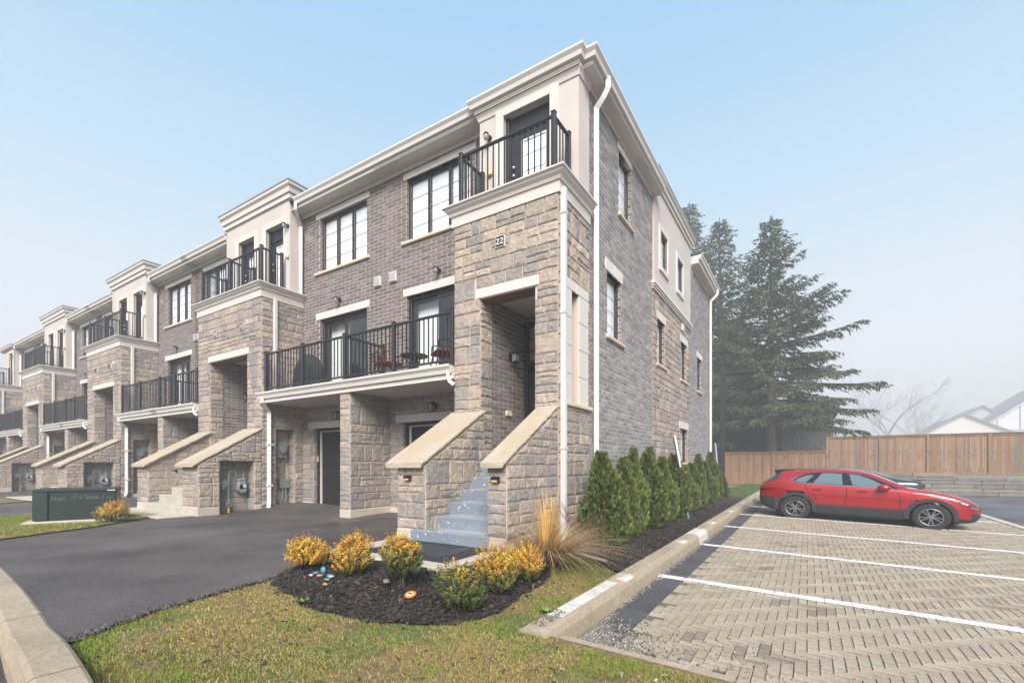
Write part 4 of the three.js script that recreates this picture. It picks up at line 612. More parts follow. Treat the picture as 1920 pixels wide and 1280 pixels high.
struct('asphalt_aisle', grid([4.55, 5, 6, 8, 12, 20, 40, 90], lin(4, -32.4, 12), (x, z) => lotY(4.6, z) - .012 + .0 * x), M.aisle);
{ // kerb along the lot and the flush strip in front of it
  const K = new THREE.Group(); K.name = 'lot_kerb'; K.userData = { kind: 'structure' }; scene.add(K);
  const white = mat([.62, .59, .54], .9, { map: tKerb.clone(), bumpMap: tGrain, bumpScale: .006 }); white.map = tMott;
  let z = -3.08; const cuts = [-4.95, -6.7, -8.9, -9.75, -12.2, -15, -18, -21, -24, -28, -31.2];
  for (const e of cuts) { const w = z === -8.9; const y = t => .006 * max(0, -t - 6); const pr = [[-.27, -.6], [-.27, -.172], [-.25, -.158], [-.085, -.155], [-.045, -.17], [-.018, -.215], [0, -.335], [.004, -.6]], x = -1.625 - .0025 * (-z - 3), x2 = -1.625 - .0025 * (-e - 3); const g = sweep([[x, z - .004], [x2, e + .004]], pr); const P = g.attributes.position; for (let i = 0; i < P.count; i++) P.setY(i, P.getY(i) + y(P.getZ(i))); part(K, 'kerb_block', g, w ? white : M.kerb, true); z = e; }
  part(K, 'worn_paint', box(-1.86, -1.72, -.158, -.1525, -4.85, -3.5, .001), white, true);
  const s = []; for (let x = -1.9; x < 6; x += 1.5) { const x1 = x + 1.494, y = lotY((x + x1) / 2) + .07 - (x > -1 ? .03 : 0); const g = box(0, x1 - x, -.3, 0, -.3, 0, .012); g.rotateZ(-LS); g.translate(x, lotY(x) + .068, -3.08 + .02 * (x + 1.9)); part(K, 'kerb_strip', g, M.kerb, true); }
}
const slabY = .035;
{ // walks in front of the stairs
  const w0 = struct('walkway', box(-5.15, -3.22, -.3, slabY, -4.97, -3.7, .015), M.conc);
  for (let k = 0; k < 3; k++) struct('walkway', box(-14.6 - k * PITCH, -11.35 - k * PITCH, -.2, slabY, -4.98, -4.2, .015), M.conc);
}
const rough = (p, a, s) => { const o = []; p.forEach((q, i) => { const r = p[(i + 1) % p.length], n = max(1, round(hypot(r[0] - q[0], r[1] - q[1]) / .09)); for (let k = 0; k < n; k++) { const x = mix(q[0], r[0], k / n), z = mix(q[1], r[1], k / n); o.push([x + (wn(x * 6, z * 6, s) - .5) * a, z + (wn(x * 6 + 30, z * 6, s + 1) - .5) * a]); } }); return o; };
const bedPoly = [[-4.66, -2.86], [-4.3, -2.52], [-3.74, -2.36], [-3.3, -2.26], [-3.0, -2.32], [-2.6, -2.57], [-2.43, -2.75], [-2.28, -2.98], [-2.22, -3.3], [-2.32, -3.75], [-2.36, -4.3], [-2.55, -4.85], [-3.22, -5.25], [-3.22, -3.72], [-5.15, -3.72], [-5.1, -3.4]];
const hedgeBed = [[-1.88, -5.35], [-2.1, -5.5], [-2.55, -5.8], [-3.16, -5.6], [-3.16, -20.6], [-1.9, -20.6]];
struct('mulch_bed', sheet(rough(bedPoly, .2, 31), (x, z) => lawnY(x, z) - .004, .2), M.mulch);
struct('mulch_bed', sheet(rough(hedgeBed.map(([x, z]) => [x, z]), .08, 33), (x, z) => lawnY(x, z) - .004, .4), M.mulch);
const isl = [[-10.05, -1.72], [-10.75, -3.05], [-11.5, -3.95], [-11.95, -4.45], [-14.55, -4.6], [-14.75, -3.2], [-14.3, -2.1], [-13, -1.75]];
struct('lawn_island', sheet(isl, (x, z) => lawnY(x, z) + .02, .5), M.lawn);
for (let k = 1; k < 3; k++) struct('lawn_island', sheet(isl.map(([x, z]) => [x - k * PITCH, z - .3 * k]), (x, z) => lawnY(x, z) + .02, .5), M.lawn);
const driveEdge = z => { const d = driveR; for (let i = 0; i < d.length - 1; i++) if (z <= d[i][1] && z >= d[i + 1][1]) return mix(d[i][0], d[i + 1][0], (z - d[i][1]) / (d[i + 1][1] - d[i][1])); return z > -.95 ? -3.9 : -5.1; };
function scatter(geo, m, list, name, label, cat) { const I = new THREE.InstancedMesh(geo, m, list.length), o = new THREE.Object3D(), c = new THREE.Color(); list.forEach((q, i) => { o.position.set(...q.p); o.rotation.set(...q.r); if (typeof q.s === 'number') o.scale.setScalar(q.s); else o.scale.set(...q.s); o.updateMatrix(); I.setMatrixAt(i, o.matrix); I.setColorAt(i, c.setRGB(...q.c)); }); return stuff(I, name, label, cat); }
{ // short grass, patchy straw and green
  const R = RNG(1234), L = [], m = new MB(); m.tri([-.0019, 0, 0], [.0019, 0, 0], [.0012, .02, .003]).tri([-.0019, 0, 0], [.0012, .02, .003], [-.0012, .02, .003]).tri([-.0012, .02, .003], [.0012, .02, .003], [0, .038, .016]);
  const blade = m.build(), add = (x, z, y, k = 1) => { const g = clamp(sm((wn(x * 1.9 + 50, z * 1.9 + 50, 7) - .40) * 5) * (.55 + .6 * sm((wn(x * 7 + 9, z * 7, 8) - .3) * 4)) + .2), bare = wn(x * 3.1 + 20, z * 3.1 + 70, 9); if (R() < sm((bare - .52) * 5) * .75) return; const gr = R() < g * .95, v = .55 + R() * .75; const c = gr ? [.15 * v + .07 * R(), .245 * v, .03 * v] : R() < .5 ? [.48 * v, .35 * v, .125 * v] : [.28 * v, .2 * v, .09 * v]; L.push({ p: [x, y, z], r: [(gr ? .7 : 1.4) * (R() - .3) * 1.3, R() * 6.28, (R() - .5) * .8], s: [k * (.8 + R() * .5), k * (.35 + R() * .6) * (gr ? 1 : .75), k * (.8 + R() * .5)], c }); };
  for (let i = 0; i < 620000; i++) { const x = mix(-4.8, 2.6, R()), z = mix(-6.0, -.35, R()); if (R() > clamp(3.2 / hypot(x, z)) ) continue; if (x < driveEdge(z) + .02 + .05 * R() || (x > -1.9 && z < -3.06 + .02 * x) || inPoly(bedPoly, x + .22 * (wn(x * 5, z * 5, 3) - .5), z + .22 * (wn(x * 5 + 40, z * 5, 4) - .5)) && R() > .03 || inPoly(hedgeBed, x, z) || (z < -5.1 && x < -2.9) || z > -.72 + .15 * (x + 3.3) + .0) continue; add(x, z, lawnY(x, z) - .022); }
  scatter(blade, mat([1, 1, 1], .8, { side: THREE.DoubleSide }), L, 'lawn_grass', 'patchy yellow and green winter grass in the foreground', 'grass');
  const L2 = L.splice(0); for (let i = 0; i < 60000; i++) { const x = mix(-15, -9.8, R()), z = mix(-4.9, -1.6, R()); if (inPoly(isl, x, z)) add(x, z, lawnY(x, z) + .015, 1.4); }
  for (let i = 0; i < 9000; i++) { const x = mix(-3.2, -1.95, R()), z = mix(-31, -20.5, R()); const v = .6 + .6 * R(); L.push({ p: [x, lawnY(x, z) - .02, z], r: [R() - .5, R() * 6, R() - .5], s: 1.8, c: [.06 * v, .12 * v, .03 * v] }); }
  scatter(blade, mat([1, 1, 1], .8, { side: THREE.DoubleSide }), L, 'lawn_grass', 'grass on the island beside the green utility box', 'grass');
  // mulch chips
  const C = [], chip = box(-.5, .5, -.5, .5, -.5, .5); for (let i = 0; i < 26000; i++) { const far = i > 13000, x = mix(far ? -3.2 : -5.1, -1.85, R()), z = far ? mix(-5.3, -20, R() * R()) : mix(-2.2, -5.3, R()); if (!inPoly(far ? hedgeBed : bedPoly, x, z) && (far || R() > .035 || !inPoly(bedPoly.map(([a, b]) => [a * 1.12 + .38, b * 1.12 + .42]), x, z)) || (!far && x < driveEdge(z))) continue; const v = .3 + R() * R() * 2.4; C.push({ p: [x, lawnY(x, z) + .002 + R() * .014, z], r: [(R() - .5) * 1.1, R() * 6.28, (R() - .5) * 1.1], s: [.015 + R() * R() * .075, .003 + R() * .009, .006 + R() * .016], c: R() < .02 ? [.15 * v, .09 * v, .055 * v] : [.030 * v, .024 * v, .021 * v] }); }
  for (let i = 0; i < 420; i++) { const x = mix(-4.4, 1.2, R()), z = mix(-4.6, -1.1, R()); if (x < driveEdge(z) + .05 || (x > -1.95 && z < -3)) continue; const v = .5 + R(); C.push({ p: [x, lawnY(x, z) - .004, z], r: [(R() - .5) * .6, R() * 6.28, (R() - .5) * .6], s: [.012 + R() * R() * .05, .005, .006 + R() * .012], c: R() < .2 ? [.28 * v, .25 * v, .2 * v] : [.045 * v, .035 * v, .03 * v] }); }
  scatter(chip, mat([1, 1, 1], .85), C, 'mulch_chips', 'dark wood chips covering the planting beds', 'mulch');
  // grit in the lot's corner and along the kerb foot
  const G = [], peb = new THREE.IcosahedronGeometry(1, 0); for (let i = 0; i < 5900; i++) { let x, z; if (i < 3600) { const a = R() * R() * .75, b = R(); x = -1.6 + a * (.3 + b); z = -3.42 - R() * R() * .95 - .1 * a; if (hypot((x + 1.5) / .62, (z + 3.6) / .62) > 1.15 * sqrt(R()) + .2) continue; } else if (i < 5200) { x = -1.61 + R() * R() * .07; z = mix(-3.6, -12, R()); } else { x = mix(-1.3, 1.2, R() * R()); z = -3.42 - R() * R() * 1.1; } const v = .25 + R() * 1.1; G.push({ p: [x, lotY(x, z) + .003, z], r: [R() * 6, R() * 6, R() * 6], s: [.004 + R() * .006, .003 + R() * .004, .004 + R() * .006], c: R() < .15 ? [.42 * v, .40 * v, .37 * v] : [.19 * v, .175 * v, .155 * v] }); }
  for (let i = 0; i < 130; i++) { const x = -1.88 + R() * .14, z = -3.2 - R() * .45; G.push({ p: [x, -.15, z], r: [R() * 6, R() * 6, R() * 6], s: .003 + R() * .005, c: [.12, .11, .1] }); }
  for (let i = 0; i < 900; i++) { const z = mix(-3.3, -.98, R()), x = driveEdge(z) + (R() + R() + R() - 1.5) * .07; const v = .3 + R(); G.push({ p: [x, lawnY(x, z) + .002, z], r: [R() * 6, R() * 6, R() * 6], s: .003 + R() * .006, c: R() < .3 ? [.16 * v, .145 * v, .13 * v] : [.07 * v, .06 * v, .055 * v] }); }
  scatter(flat(peb), mat([1, 1, 1], .9), G, 'loose_gravel', 'grey grit washed into the lot corner', 'gravel');
}

// ---------------------------------------------------------------- plants
const leafM = mat([1, 1, 1], .7, { side: THREE.DoubleSide, vertexColors: true });
const barkM = mat([.10, .082, .068], .95, { map: tBark, bumpMap: tRock, bumpScale: .02 });
const rv = R => { const a = R() * 2 * PI, z = R() * 2 - 1, s = sqrt(1 - z * z); return [s * cos(a), z, s * sin(a)]; };
const add3 = (a, b, k = 1) => [a[0] + b[0] * k, a[1] + b[1] * k, a[2] + b[2] * k], nrm = a => { const l = hypot(...a) || 1; return [a[0] / l, a[1] / l, a[2] / l]; }, crs = (a, b) => [a[1] * b[2] - a[2] * b[1], a[2] * b[0] - a[0] * b[2], a[0] * b[1] - a[1] * b[0]];
function limb(m, pts, r0, r1, seg = 5) { const n = pts.length, R = pts.map((p, i) => { const t = nrm(add3(pts[min(n - 1, i + 1)], pts[max(0, i - 1)], -1)), u = nrm(crs(t, abs(t[1]) > .9 ? [1, 0, 0] : [0, 1, 0])), v = crs(t, u), r = mix(r0, r1, i / (n - 1)); return Array.from({ length: seg }, (_, k) => add3(add3(p, u, r * cos(k / seg * 2 * PI)), v, r * sin(k / seg * 2 * PI))); }); for (let i = 0; i < n - 1; i++) for (let k = 0; k < seg; k++) { const q = (k + 1) % seg; m.quad(R[i][k], R[i][q], R[i + 1][q], R[i + 1][k]); } }
function spruce(label, x, z, y0, H, bare, rad, seed, dens, asym) {
  const R = RNG(seed), root = thing('spruce_tree', label, 'tree', [x, y0, z], 'tall spruces behind the wooden fence'), W = new MB(), F = new MB().color(1, 1, 1), trunk = [];
  for (let i = 0; i <= 12; i++) trunk.push([(R() - .5) * .12, H * i / 12, (R() - .5) * .12]); limb(W, trunk, H * .02, .02, 9);
  const levels = round(H * 2.0);
  for (let l = 0; l < levels; l++) {
    const t = l / levels, y = mix(bare, H - .25, t), n = 4 + floor(R() * 3), a0 = R() * 6.28;
    for (let b = 0; b < n; b++) {
      const az = a0 + b / n * 2 * PI + (R() - .5) * .5, gap = R() < .12 ? .45 : 1, L = max(.25, rad * pow(1 - t, .95) * (.56 + .52 * R()) * gap * asym(az, t)); const dx = cos(az), dz = sin(az), pts = [], up = mix(-.05, .8, t) + (R() - .5) * .35;
      const bend = q => y + L * (up * q - .42 * (1 - t) * q * q + .30 * q * q * q * (1 - t * .5)); for (let i = 0; i <= 5; i++) { const q = i / 5; pts.push([dx * L * q, bend(q), dz * L * q]); }
      limb(W, pts, .012 + .016 * L, .008, 4);
      const nb = max(5, round(L * 7.5 * dens)), tone = .75 + R() * .5;
      for (let k = 0; k < nb; k++) {
        const q = mix(.18, 1, pow((k + R()) / nb, .8)), p = [dx * L * q, bend(q), dz * L * q], side = k % 2 ? 1 : -1, sl = (.24 + .16 * L * (1.15 - q)) * (.7 + R() * .6) + .14, fw = .5 + R() * .4;
        const d = nrm([dx * fw - dz * side * (1 - fw * .5), -.25 - R() * .55 + .45 * t, dz * fw + dx * side * (1 - fw * .5)]), e = add3(p, d, sl);
        const nt = max(3, round(sl * 8)); for (let i = 0; i < nt; i++) { const c = add3(p, d, sl * (i + R()) / nt), fresh = R() < .22 ? 1.5 : 1, v = tone * (.6 + R() * .7) * fresh; F.cc = [.055 * v, .072 * v + (fresh > 1 ? .018 : 0), .03 * v]; for (let s = 0; s < 3; s++) { const r = rv(R), o = nrm([d[0] * .9 + r[0] * .75, d[1] * .9 + r[1] * .6 - .25, d[2] * .9 + r[2] * .75]), ln = .16 + R() * .18, w = nrm(crs(o, rv(R))), ww = .026 + R() * .024; F.tri(add3(c, w, ww), add3(c, w, -ww), add3(c, o, ln)); } }
      }
    }
  }
  part(root, 'trunk', W.build(), barkM, true); part(root, 'crown', F.build(false), leafM, true); return root;
}
spruce('tall spruce right of the house with its trunk showing before the dark building', -1.97, -33.6, .5, 16.4, 3.5, 5.7, 11, 1.1, (az, t) => { const c = cos(az); return t > .55 ? 1 : c > .2 ? 1.05 + .12 * c : .9; });
spruce('second spruce, left of the tallest and half behind it, pale with fog', -5.6, -38, .5, 19.3, 3, 6.2, 12, .8, () => 1);
spruce('palest spruce, peeking over the house parapet', -8.3, -40.5, .5, 22.4, 5, 6.5, 13, .7, () => 1);
function boxwood(label, x, z, w, h, seed, gold, lean = 0) {
  const R = RNG(seed), y0 = lawnY(x, z) - .01, root = thing('boxwood_bush', label, 'bush', [x, y0, z], 'boxwood bushes round the front step'), F = new MB().color(1, 1, 1), W = new MB();
  for (let i = 0; i < 9; i++) { const a = R() * 6.28, r = w * .32 * R(); limb(W, [[cos(a) * .02, 0, sin(a) * .02], [cos(a) * r * .5, h * .3, sin(a) * r * .5], [cos(a) * r, h * .7, sin(a) * r]], .006, .003, 4); }
  const lobes = Array.from({ length: 8 }, () => { const a = R() * 6.28, r = w * .24 * sqrt(R()); return [cos(a) * r, h * (.27 + .42 * R()), sin(a) * r, w * (.24 + .12 * R()), h * (.26 + .12 * R())]; });
  const tint = (p) => { const t = clamp(p[1] / h + (p[0] * lean) / w), g = clamp(gold + (t - .5) * 1.1 + (R() - .5) * .35), v = .65 + R() * .6; return g > .5 ? [mix(.40, .66, R()) * v, mix(.235, .37, R()) * v, .042 * v] : g > .3 ? [.24 * v, .19 * v, .035 * v] : [.085 * v, .105 * v, .028 * v]; };
  for (let s = 0; s < 900; s++) {
    const l = lobes[floor(R() * 8)], n = rv(R), k = .55 + .45 * pow(R(), .5); if (n[1] < -.85) continue; let p = [l[0] + n[0] * l[3] * k, max(.015, l[1] + n[1] * l[4] * k), l[2] + n[2] * l[3] * k]; const d = nrm([n[0] * .7 + (R() - .5) * .5, .65 + R() * .5, n[2] * .7 + (R() - .5) * .5]), len = .045 + R() * .06;
    const u = nrm(crs(d, rv(R))), v = crs(d, u), c0 = tint(p);
    for (let i = 0; i < 6; i++) for (const sd of [0, 1]) { const a = i * 1.57 + sd * PI + (R() - .5), o = nrm([u[0] * cos(a) + v[0] * sin(a) + d[0] * .7, u[1] * cos(a) + v[1] * sin(a) + d[1] * .7, u[2] * cos(a) + v[2] * sin(a) + d[2] * .7]), c = add3(p, d, len * i / 6), ln = .015 + R() * .011, sw = nrm(crs(o, d)), ww = .0048 + R() * .003, v2 = .8 + R() * .45; F.cc = c0.map(q => q * v2); const md = add3(c, o, ln * .5); F.quad(c, add3(md, sw, ww), add3(c, o, ln), add3(md, sw, -ww)); }
  }
  part(root, 'stems', W.build(), barkM, true); part(root, 'foliage', F.build(false), leafM, true);
}
boxwood('golden boxwood bush, leftmost by the driveway behind a solar light', -4.52, -3.06, .48, .35, 21, .84);
boxwood('tall golden boxwood bush, second from the driveway', -3.84, -3.1, .38, .43, 22, .68);
boxwood('narrow boxwood bush with green base and two golden tips', -3.19, -3.12, .36, .44, 23, .2);
boxwood('mostly green boxwood bush, front corner of the mulch bed', -2.49, -3.06, .46, .40, 24, .06, .4);
boxwood('golden boxwood bush with green foot, right of the door mat', -2.5, -3.7, .40, .43, 25, .52);
boxwood('small golden boxwood bush against the straw coloured tall grass', -2.52, -4.25, .36, .39, 26, .66);
boxwood('thin golden bush at the corner of the green utility box', -11.3, -3.45, .52, .44, 27, .62);
{ // cedar hedge: three plants built, the rest copies
  const protos = [31, 32, 33].map((seed, n) => {
    const R = RNG(seed), F = new MB().color(1, 1, 1), W = new MB(); limb(W, [[0, 0, 0], [.01, .5, 0], [0, .95, 0]], .03, .006, 6);
    const lob = Array.from({ length: 16 }, () => [R() * 6.28, R() * .75, .06 + R() * .1]);
    const N = 4200; for (let i = 0; i < N; i++) {
      const y = pow(R(), 1.25) * .97, a = R() * 2 * PI; let r = .34 * pow(1 - y, .72) * (y < .12 ? .75 + 2 * y : 1); for (const l of lob) { let da = abs(a - l[0]); da = min(da, 6.283 - da); const k = max(0, 1 - hypot(da * 1.1, (y - l[1]) * 5)); r += l[2] * k * (1 - y * .6); }
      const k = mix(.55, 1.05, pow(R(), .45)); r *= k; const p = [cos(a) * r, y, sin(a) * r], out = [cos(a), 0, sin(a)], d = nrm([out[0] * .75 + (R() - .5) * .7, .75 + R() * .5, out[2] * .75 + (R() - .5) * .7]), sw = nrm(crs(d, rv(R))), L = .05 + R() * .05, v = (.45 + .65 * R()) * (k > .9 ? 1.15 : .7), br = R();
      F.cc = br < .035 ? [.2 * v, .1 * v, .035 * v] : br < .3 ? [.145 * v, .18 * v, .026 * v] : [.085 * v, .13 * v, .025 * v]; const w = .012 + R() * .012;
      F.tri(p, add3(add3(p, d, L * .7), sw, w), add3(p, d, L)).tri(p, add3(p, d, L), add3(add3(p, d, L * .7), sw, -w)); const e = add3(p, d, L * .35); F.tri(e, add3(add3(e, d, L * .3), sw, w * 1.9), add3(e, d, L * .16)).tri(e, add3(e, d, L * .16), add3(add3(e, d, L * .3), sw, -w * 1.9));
    }
    return [W.build(), F.build(false)];
  });
  const spots = [[-2.68, -6.92, 1.26], [-2.69, -7.8, 1.2], [-2.8, -8.5, 1.39], [-2.72, -9.2, 1.28], [-2.83, -9.95, 1.44], [-2.74, -10.5, 1.25], [-2.75, -11.4, 1.31], [-2.76, -12.1, 1.17], [-2.78, -13.0, 1.04], [-2.79, -13.9, 1.12], [-2.8, -14.9, 1.4], [-2.81, -16.1, 1.19], [-2.82, -17.6, 1.52], [-2.84, -19.5, .85]];
  const words = ['nearest and fullest cedar of the hedge, against the downspout', 'second cedar from the near end, a narrow low cone', 'third cedar from the near end, tall with a thin tip', 'fourth cedar, broad crown before the brick wall', 'fifth cedar with a topknot, before the brick and stone seam', 'sixth cedar, narrow cone before the stone panel', 'seventh cedar, brownish tip left of the leaning sign post', 'eighth cedar, just left of the leaning sign post', 'ninth cedar, low one under the ground floor side window', 'tenth cedar, right of the leaning sign post', 'eleventh cedar, slender with a pointed tip', 'twelfth cedar, narrow one beside the tall last cone', 'tall rounded cedar before the white sign by the fence', 'small last cedar at the far end of the hedge'];
  const built = [];
  spots.forEach(([x, z, tip], i) => { const k = i % 3; let o; if (!built[k]) { o = thing('cedar_shrub', '', 'shrub', [0, 0, 0], 'cedar hedge along the side wall'); part(o, 'stem', protos[k][0], barkM, true); part(o, 'foliage', protos[k][1], leafM, true); built[k] = o; } else { o = built[k].clone(); o.name = numbered('cedar_shrub'); scene.add(o); } const y = lawnY(x, z) - .02; o.position.set(x, y, z); o.rotation.set(.05 * sin(i * 5.3), i * 2.1, .05 * sin(i * 3.7 + 1)); const wd = .95 + .18 * sin(i * 2.3 + .9); o.scale.set(wd, (tip - y) / .98, wd * (1 + .1 * cos(i * 2))); o.userData = { ...o.userData, label: words[i] }; });
}
{ // ornamental grass clump
  const R = RNG(41), x = -2.62, z = -4.98, y0 = lawnY(x, z) - .02, F = new MB().color(1, 1, 1);
  for (let i = 0; i < 1500; i++) { const a = R() * 6.28, up = R() < .17, L = up ? .6 + R() * .45 : .45 + R() * .55, lean = up ? .12 + R() * .25 : .5 + R() * .8, b0 = [cos(a + 1) * .1 * R(), 0, sin(a + 1) * .1 * R()], dir = up ? [cos(a) * .6 - .3, 1, sin(a) * .6] : [cos(a), 1, sin(a)], w = .0025 + R() * .0025, v = .55 + R() * .7, c = up ? [.60 * v, .36 * v, .10 * v] : R() < .65 ? [.56 * v, .39 * v, .2 * v] : [.34 * v, .22 * v, .11 * v]; F.cc = c; let P = []; const n = 6; for (let k = 0; k <= n; k++) { const q = k / n; P.push([b0[0] + dir[0] * lean * L * q * (up ? 1 : mix(.6, 1.1, q)), max(.01, L * (q - (up ? .12 : .62 * lean) * q * q)), b0[2] + dir[2] * lean * L * q * (up ? 1 : mix(.6, 1.1, q))]); } const s = [-sin(a), 0, cos(a)]; for (let k = 0; k < n; k++) { const w0 = w * (1 - k / n * .8), w1 = w * (1 - (k + 1) / n * .8); F.quad(add3(P[k], s, w0), add3(P[k], s, -w0), add3(P[k + 1], s, -w1), add3(P[k + 1], s, w1)); } }
  const o = thing('grass_clump', 'dried straw coloured ornamental grass clump by the corner downspout', 'grass', [x, y0, z]); part(o, 'blades', F.build(false), leafM, true);
  const W = new MB(), tw = thing('bare_shrub', 'leafless brown twiggy shrub between the dry grass and first cedar', 'shrub', [-2.72, lawnY(-2.72, -6.25) - .02, -6.25]); for (let i = 0; i < 46; i++) { const a = R() * 6.28, l = .3 + R() * .5, p1 = [cos(a) * l * .3, l * .5, sin(a) * l * .3], p2 = [cos(a + .3) * l * .6, l * (.7 + .3 * R()), sin(a + .3) * l * .6]; limb(W, [[cos(a) * .05, 0, sin(a) * .05], p1, p2], .004, .0015, 3); limb(W, [p1, add3(p2, rv(R), .18)], .0025, .001, 3); } part(tw, 'twigs', W.build(), mat([.13, .07, .05], .9), true);
  for (const [x, z, s, l] of [[-1.9, -3.56, .9, 'bright green weed tuft beside the white kerb corner'], [-3.43, -2.27, .8, 'green weed tuft at the front edge of the mulch bed']]) { const F = new MB().color(1, 1, 1); for (let i = 0; i < 90; i++) { const a = R() * 6.28, L = s * (.03 + R() * .05), v = .7 + R() * .6; F.cc = [.12 * v, .22 * v, .03 * v]; const e = [cos(a) * L, L * (.25 + R() * .5), sin(a) * L], b = [cos(a) * L * .3 * R(), .004, sin(a) * L * .3 * R()], sd = [-sin(a) * .007 * s, 0, cos(a) * .007 * s], m = add3(b, add3(e, b, -1), .6); F.quad(b, add3(m, sd), e, add3(m, sd, -1)); } const o = thing('weed', l, 'weed', [x, lawnY(x, z), z]); part(o, 'leaves', F.build(false), leafM, true); }
}
function bareTree(label, x, z, y0, H, seed, trunkR, spread, depth = 5, lean = [0, 0], group = 'leafless trees far off in the fog') {
  const R = RNG(seed), W = new MB(), T = new MB(), root = thing('bare_tree', label, 'tree', [x, y0, z], group);
  const grow = (p, d, L, r, k) => { const pts = [p]; let q = p, dd = d; for (let i = 0; i < 3; i++) { dd = nrm(add3(dd, [(R() - .5) * .35, .06, (R() - .5) * .35])); q = add3(q, dd, L / 3); pts.push(q); } limb(k === 0 ? T : W, pts, r, r * .62, k < 2 ? 6 : 3); if (k >= depth) return; const n = k === 0 ? 4 : 2 + floor(R() * 2.2); for (let i = 0; i < n; i++) { const a = rv(R), nd = nrm([dd[0] + a[0] * spread + lean[0] * k * .1, dd[1] * .75 + abs(a[1]) * .35 - (k > 3 ? .1 : 0), dd[2] + a[2] * spread + lean[1] * k * .1]); grow(i === 0 ? q : pts[1 + floor(R() * 2.99)], nd, L * (.62 + .2 * R()), r * (.5 + .12 * R()), k + 1); } };
  grow([0, 0, 0], [lean[0] * .2, 1, lean[1] * .3], H * .3, trunkR, 0); const hazyBark = group ? mat([.27, .26, .255], .95) : barkM; part(root, 'trunk', T.build(), hazyBark, true); part(root, 'branches', W.build(), hazyBark, true);  // bark paled, fog haze painted into its grey
}
bareTree('thin leafless tree with drooping twigs beside the dark building', .9, -34.3, .5, 5.2, 51, .05, 1.0, 5, [1.2, 0], undefined);
bareTree('slim bare sapling against the dark building wall', -.75, -34.2, .5, 3.4, 52, .045, .7, 4, [0, 0], undefined);
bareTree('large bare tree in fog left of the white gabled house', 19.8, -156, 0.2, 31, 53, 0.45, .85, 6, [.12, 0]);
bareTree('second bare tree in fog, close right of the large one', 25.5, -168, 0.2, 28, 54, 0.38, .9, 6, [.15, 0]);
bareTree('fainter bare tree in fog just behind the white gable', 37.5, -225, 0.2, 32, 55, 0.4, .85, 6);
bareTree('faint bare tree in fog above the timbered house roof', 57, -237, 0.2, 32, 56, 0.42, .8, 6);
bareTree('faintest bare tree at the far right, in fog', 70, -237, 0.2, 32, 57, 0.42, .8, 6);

// ---------------------------------------------------------------- fences, walls, buildings behind
const woodTones = [[0.257, 0.152, 0.087], [0.289, 0.174, 0.101], [0.226, 0.133, 0.077], [0.273, 0.178, 0.112], [0.312, 0.192, 0.112], [0.211, 0.148, 0.105], [0.195, 0.159, 0.13], [0.242, 0.141, 0.084]].map(c => mat(c, .85, { map: tWood, bumpMap: tGrain, bumpScale: .003 }));
function fence(label, x0, x1, z, yb, yt, seed, posts, tones, trim) {
  const R = RNG(seed), F = thing('wooden_fence', label, 'fence', [x0, yb, z]); let x = x0;
  while (x < x1 - .06) { const w = min(.13 + R() * .055, x1 - x), gap = R() < .1 ? .022 : .006; part(F, 'board', box(x + gap / 2, x + w - gap / 2, yb + .05 + (R() - .5) * .015, yt - .07, z - .012 + (R() - .5) * .012, z + .012 + (R() - .5) * .006, .003), woodTones[tones[floor(R() * tones.length)]]); x += w; }
  for (const p of posts) part(F, 'post', box(p - .055, p + .055, yb - .28, yt - .02, z - .02, z + .075, .006), woodTones[3]);
  part(F, 'rail', box(x0, x1, yb + .0, yb + .1, z + .02, z + .055, .004), woodTones[1]); part(F, 'rail', box(x0, x1, yt - .13, yt - .05, z + .02, z + .05, .004), woodTones[1]); part(F, 'cap_board', box(x0 - .02, x1 + .02, yt - .05, yt, z - .05, z + .09, .006), woodTones[trim]);
}
fence('lower brown board fence behind the lawn patch and the parked cars', -4.35, .84, -31, .02, 1.93, 61, [-4.28, -1.7], [0, 1, 2, 0, 1, 7], 2);
fence('taller weathered board fence standing on the stone retaining wall', .86, 12.5, -32, .66, 2.74, 62, [.93, 3.3, 5.25, 7.55, 9.9], [0, 1, 2, 3, 4, 5, 6, 7, 3, 4], 0);
single('fence_post', box(-4.75, -4.6, 0, 1.95, -30.4, -30.25, .006), woodTones[4], 'lone tan fence end left of the black lamp pole', 'post', [-4.68, 0, -30.3]);
{
  const R = RNG(63), W = thing('retaining_wall', 'stacked grey stone block retaining wall under the taller fence', 'wall', [.9, -.3, -31.6]), bt = [[.24, .215, .185], [.21, .19, .165], [.27, .24, .205], [.19, .175, .155]].map(c => mat(c, .95, { map: tMott, bumpMap: tRock, bumpScale: .02 }));
  for (let r = 0; r < 6; r++) { let x = .9 - R() * .6; const y = -.42 + r * .19; while (x < 13) { const w = .9 + R() * 1.2, x1 = min(13, x + w); if (!(r === 5 && x > 6.1)) part(W, r === 5 ? 'coping_block' : 'block', box(max(.9, x) + .006, x1 - .006, y + .004, y + .186, -31.95, -31.58 + r * -.03 + (r === 5 ? .05 : 0) + (R() - .5) * .02, .02), bt[floor(R() * 4)]); x = x1; } }
  part(W, 'gravel_strip', box(6, 13, .5, .62, -32.1, -31.75), mat([.22, .22, .22], 1, { bumpMap: tRock, bumpScale: .04 }));
}
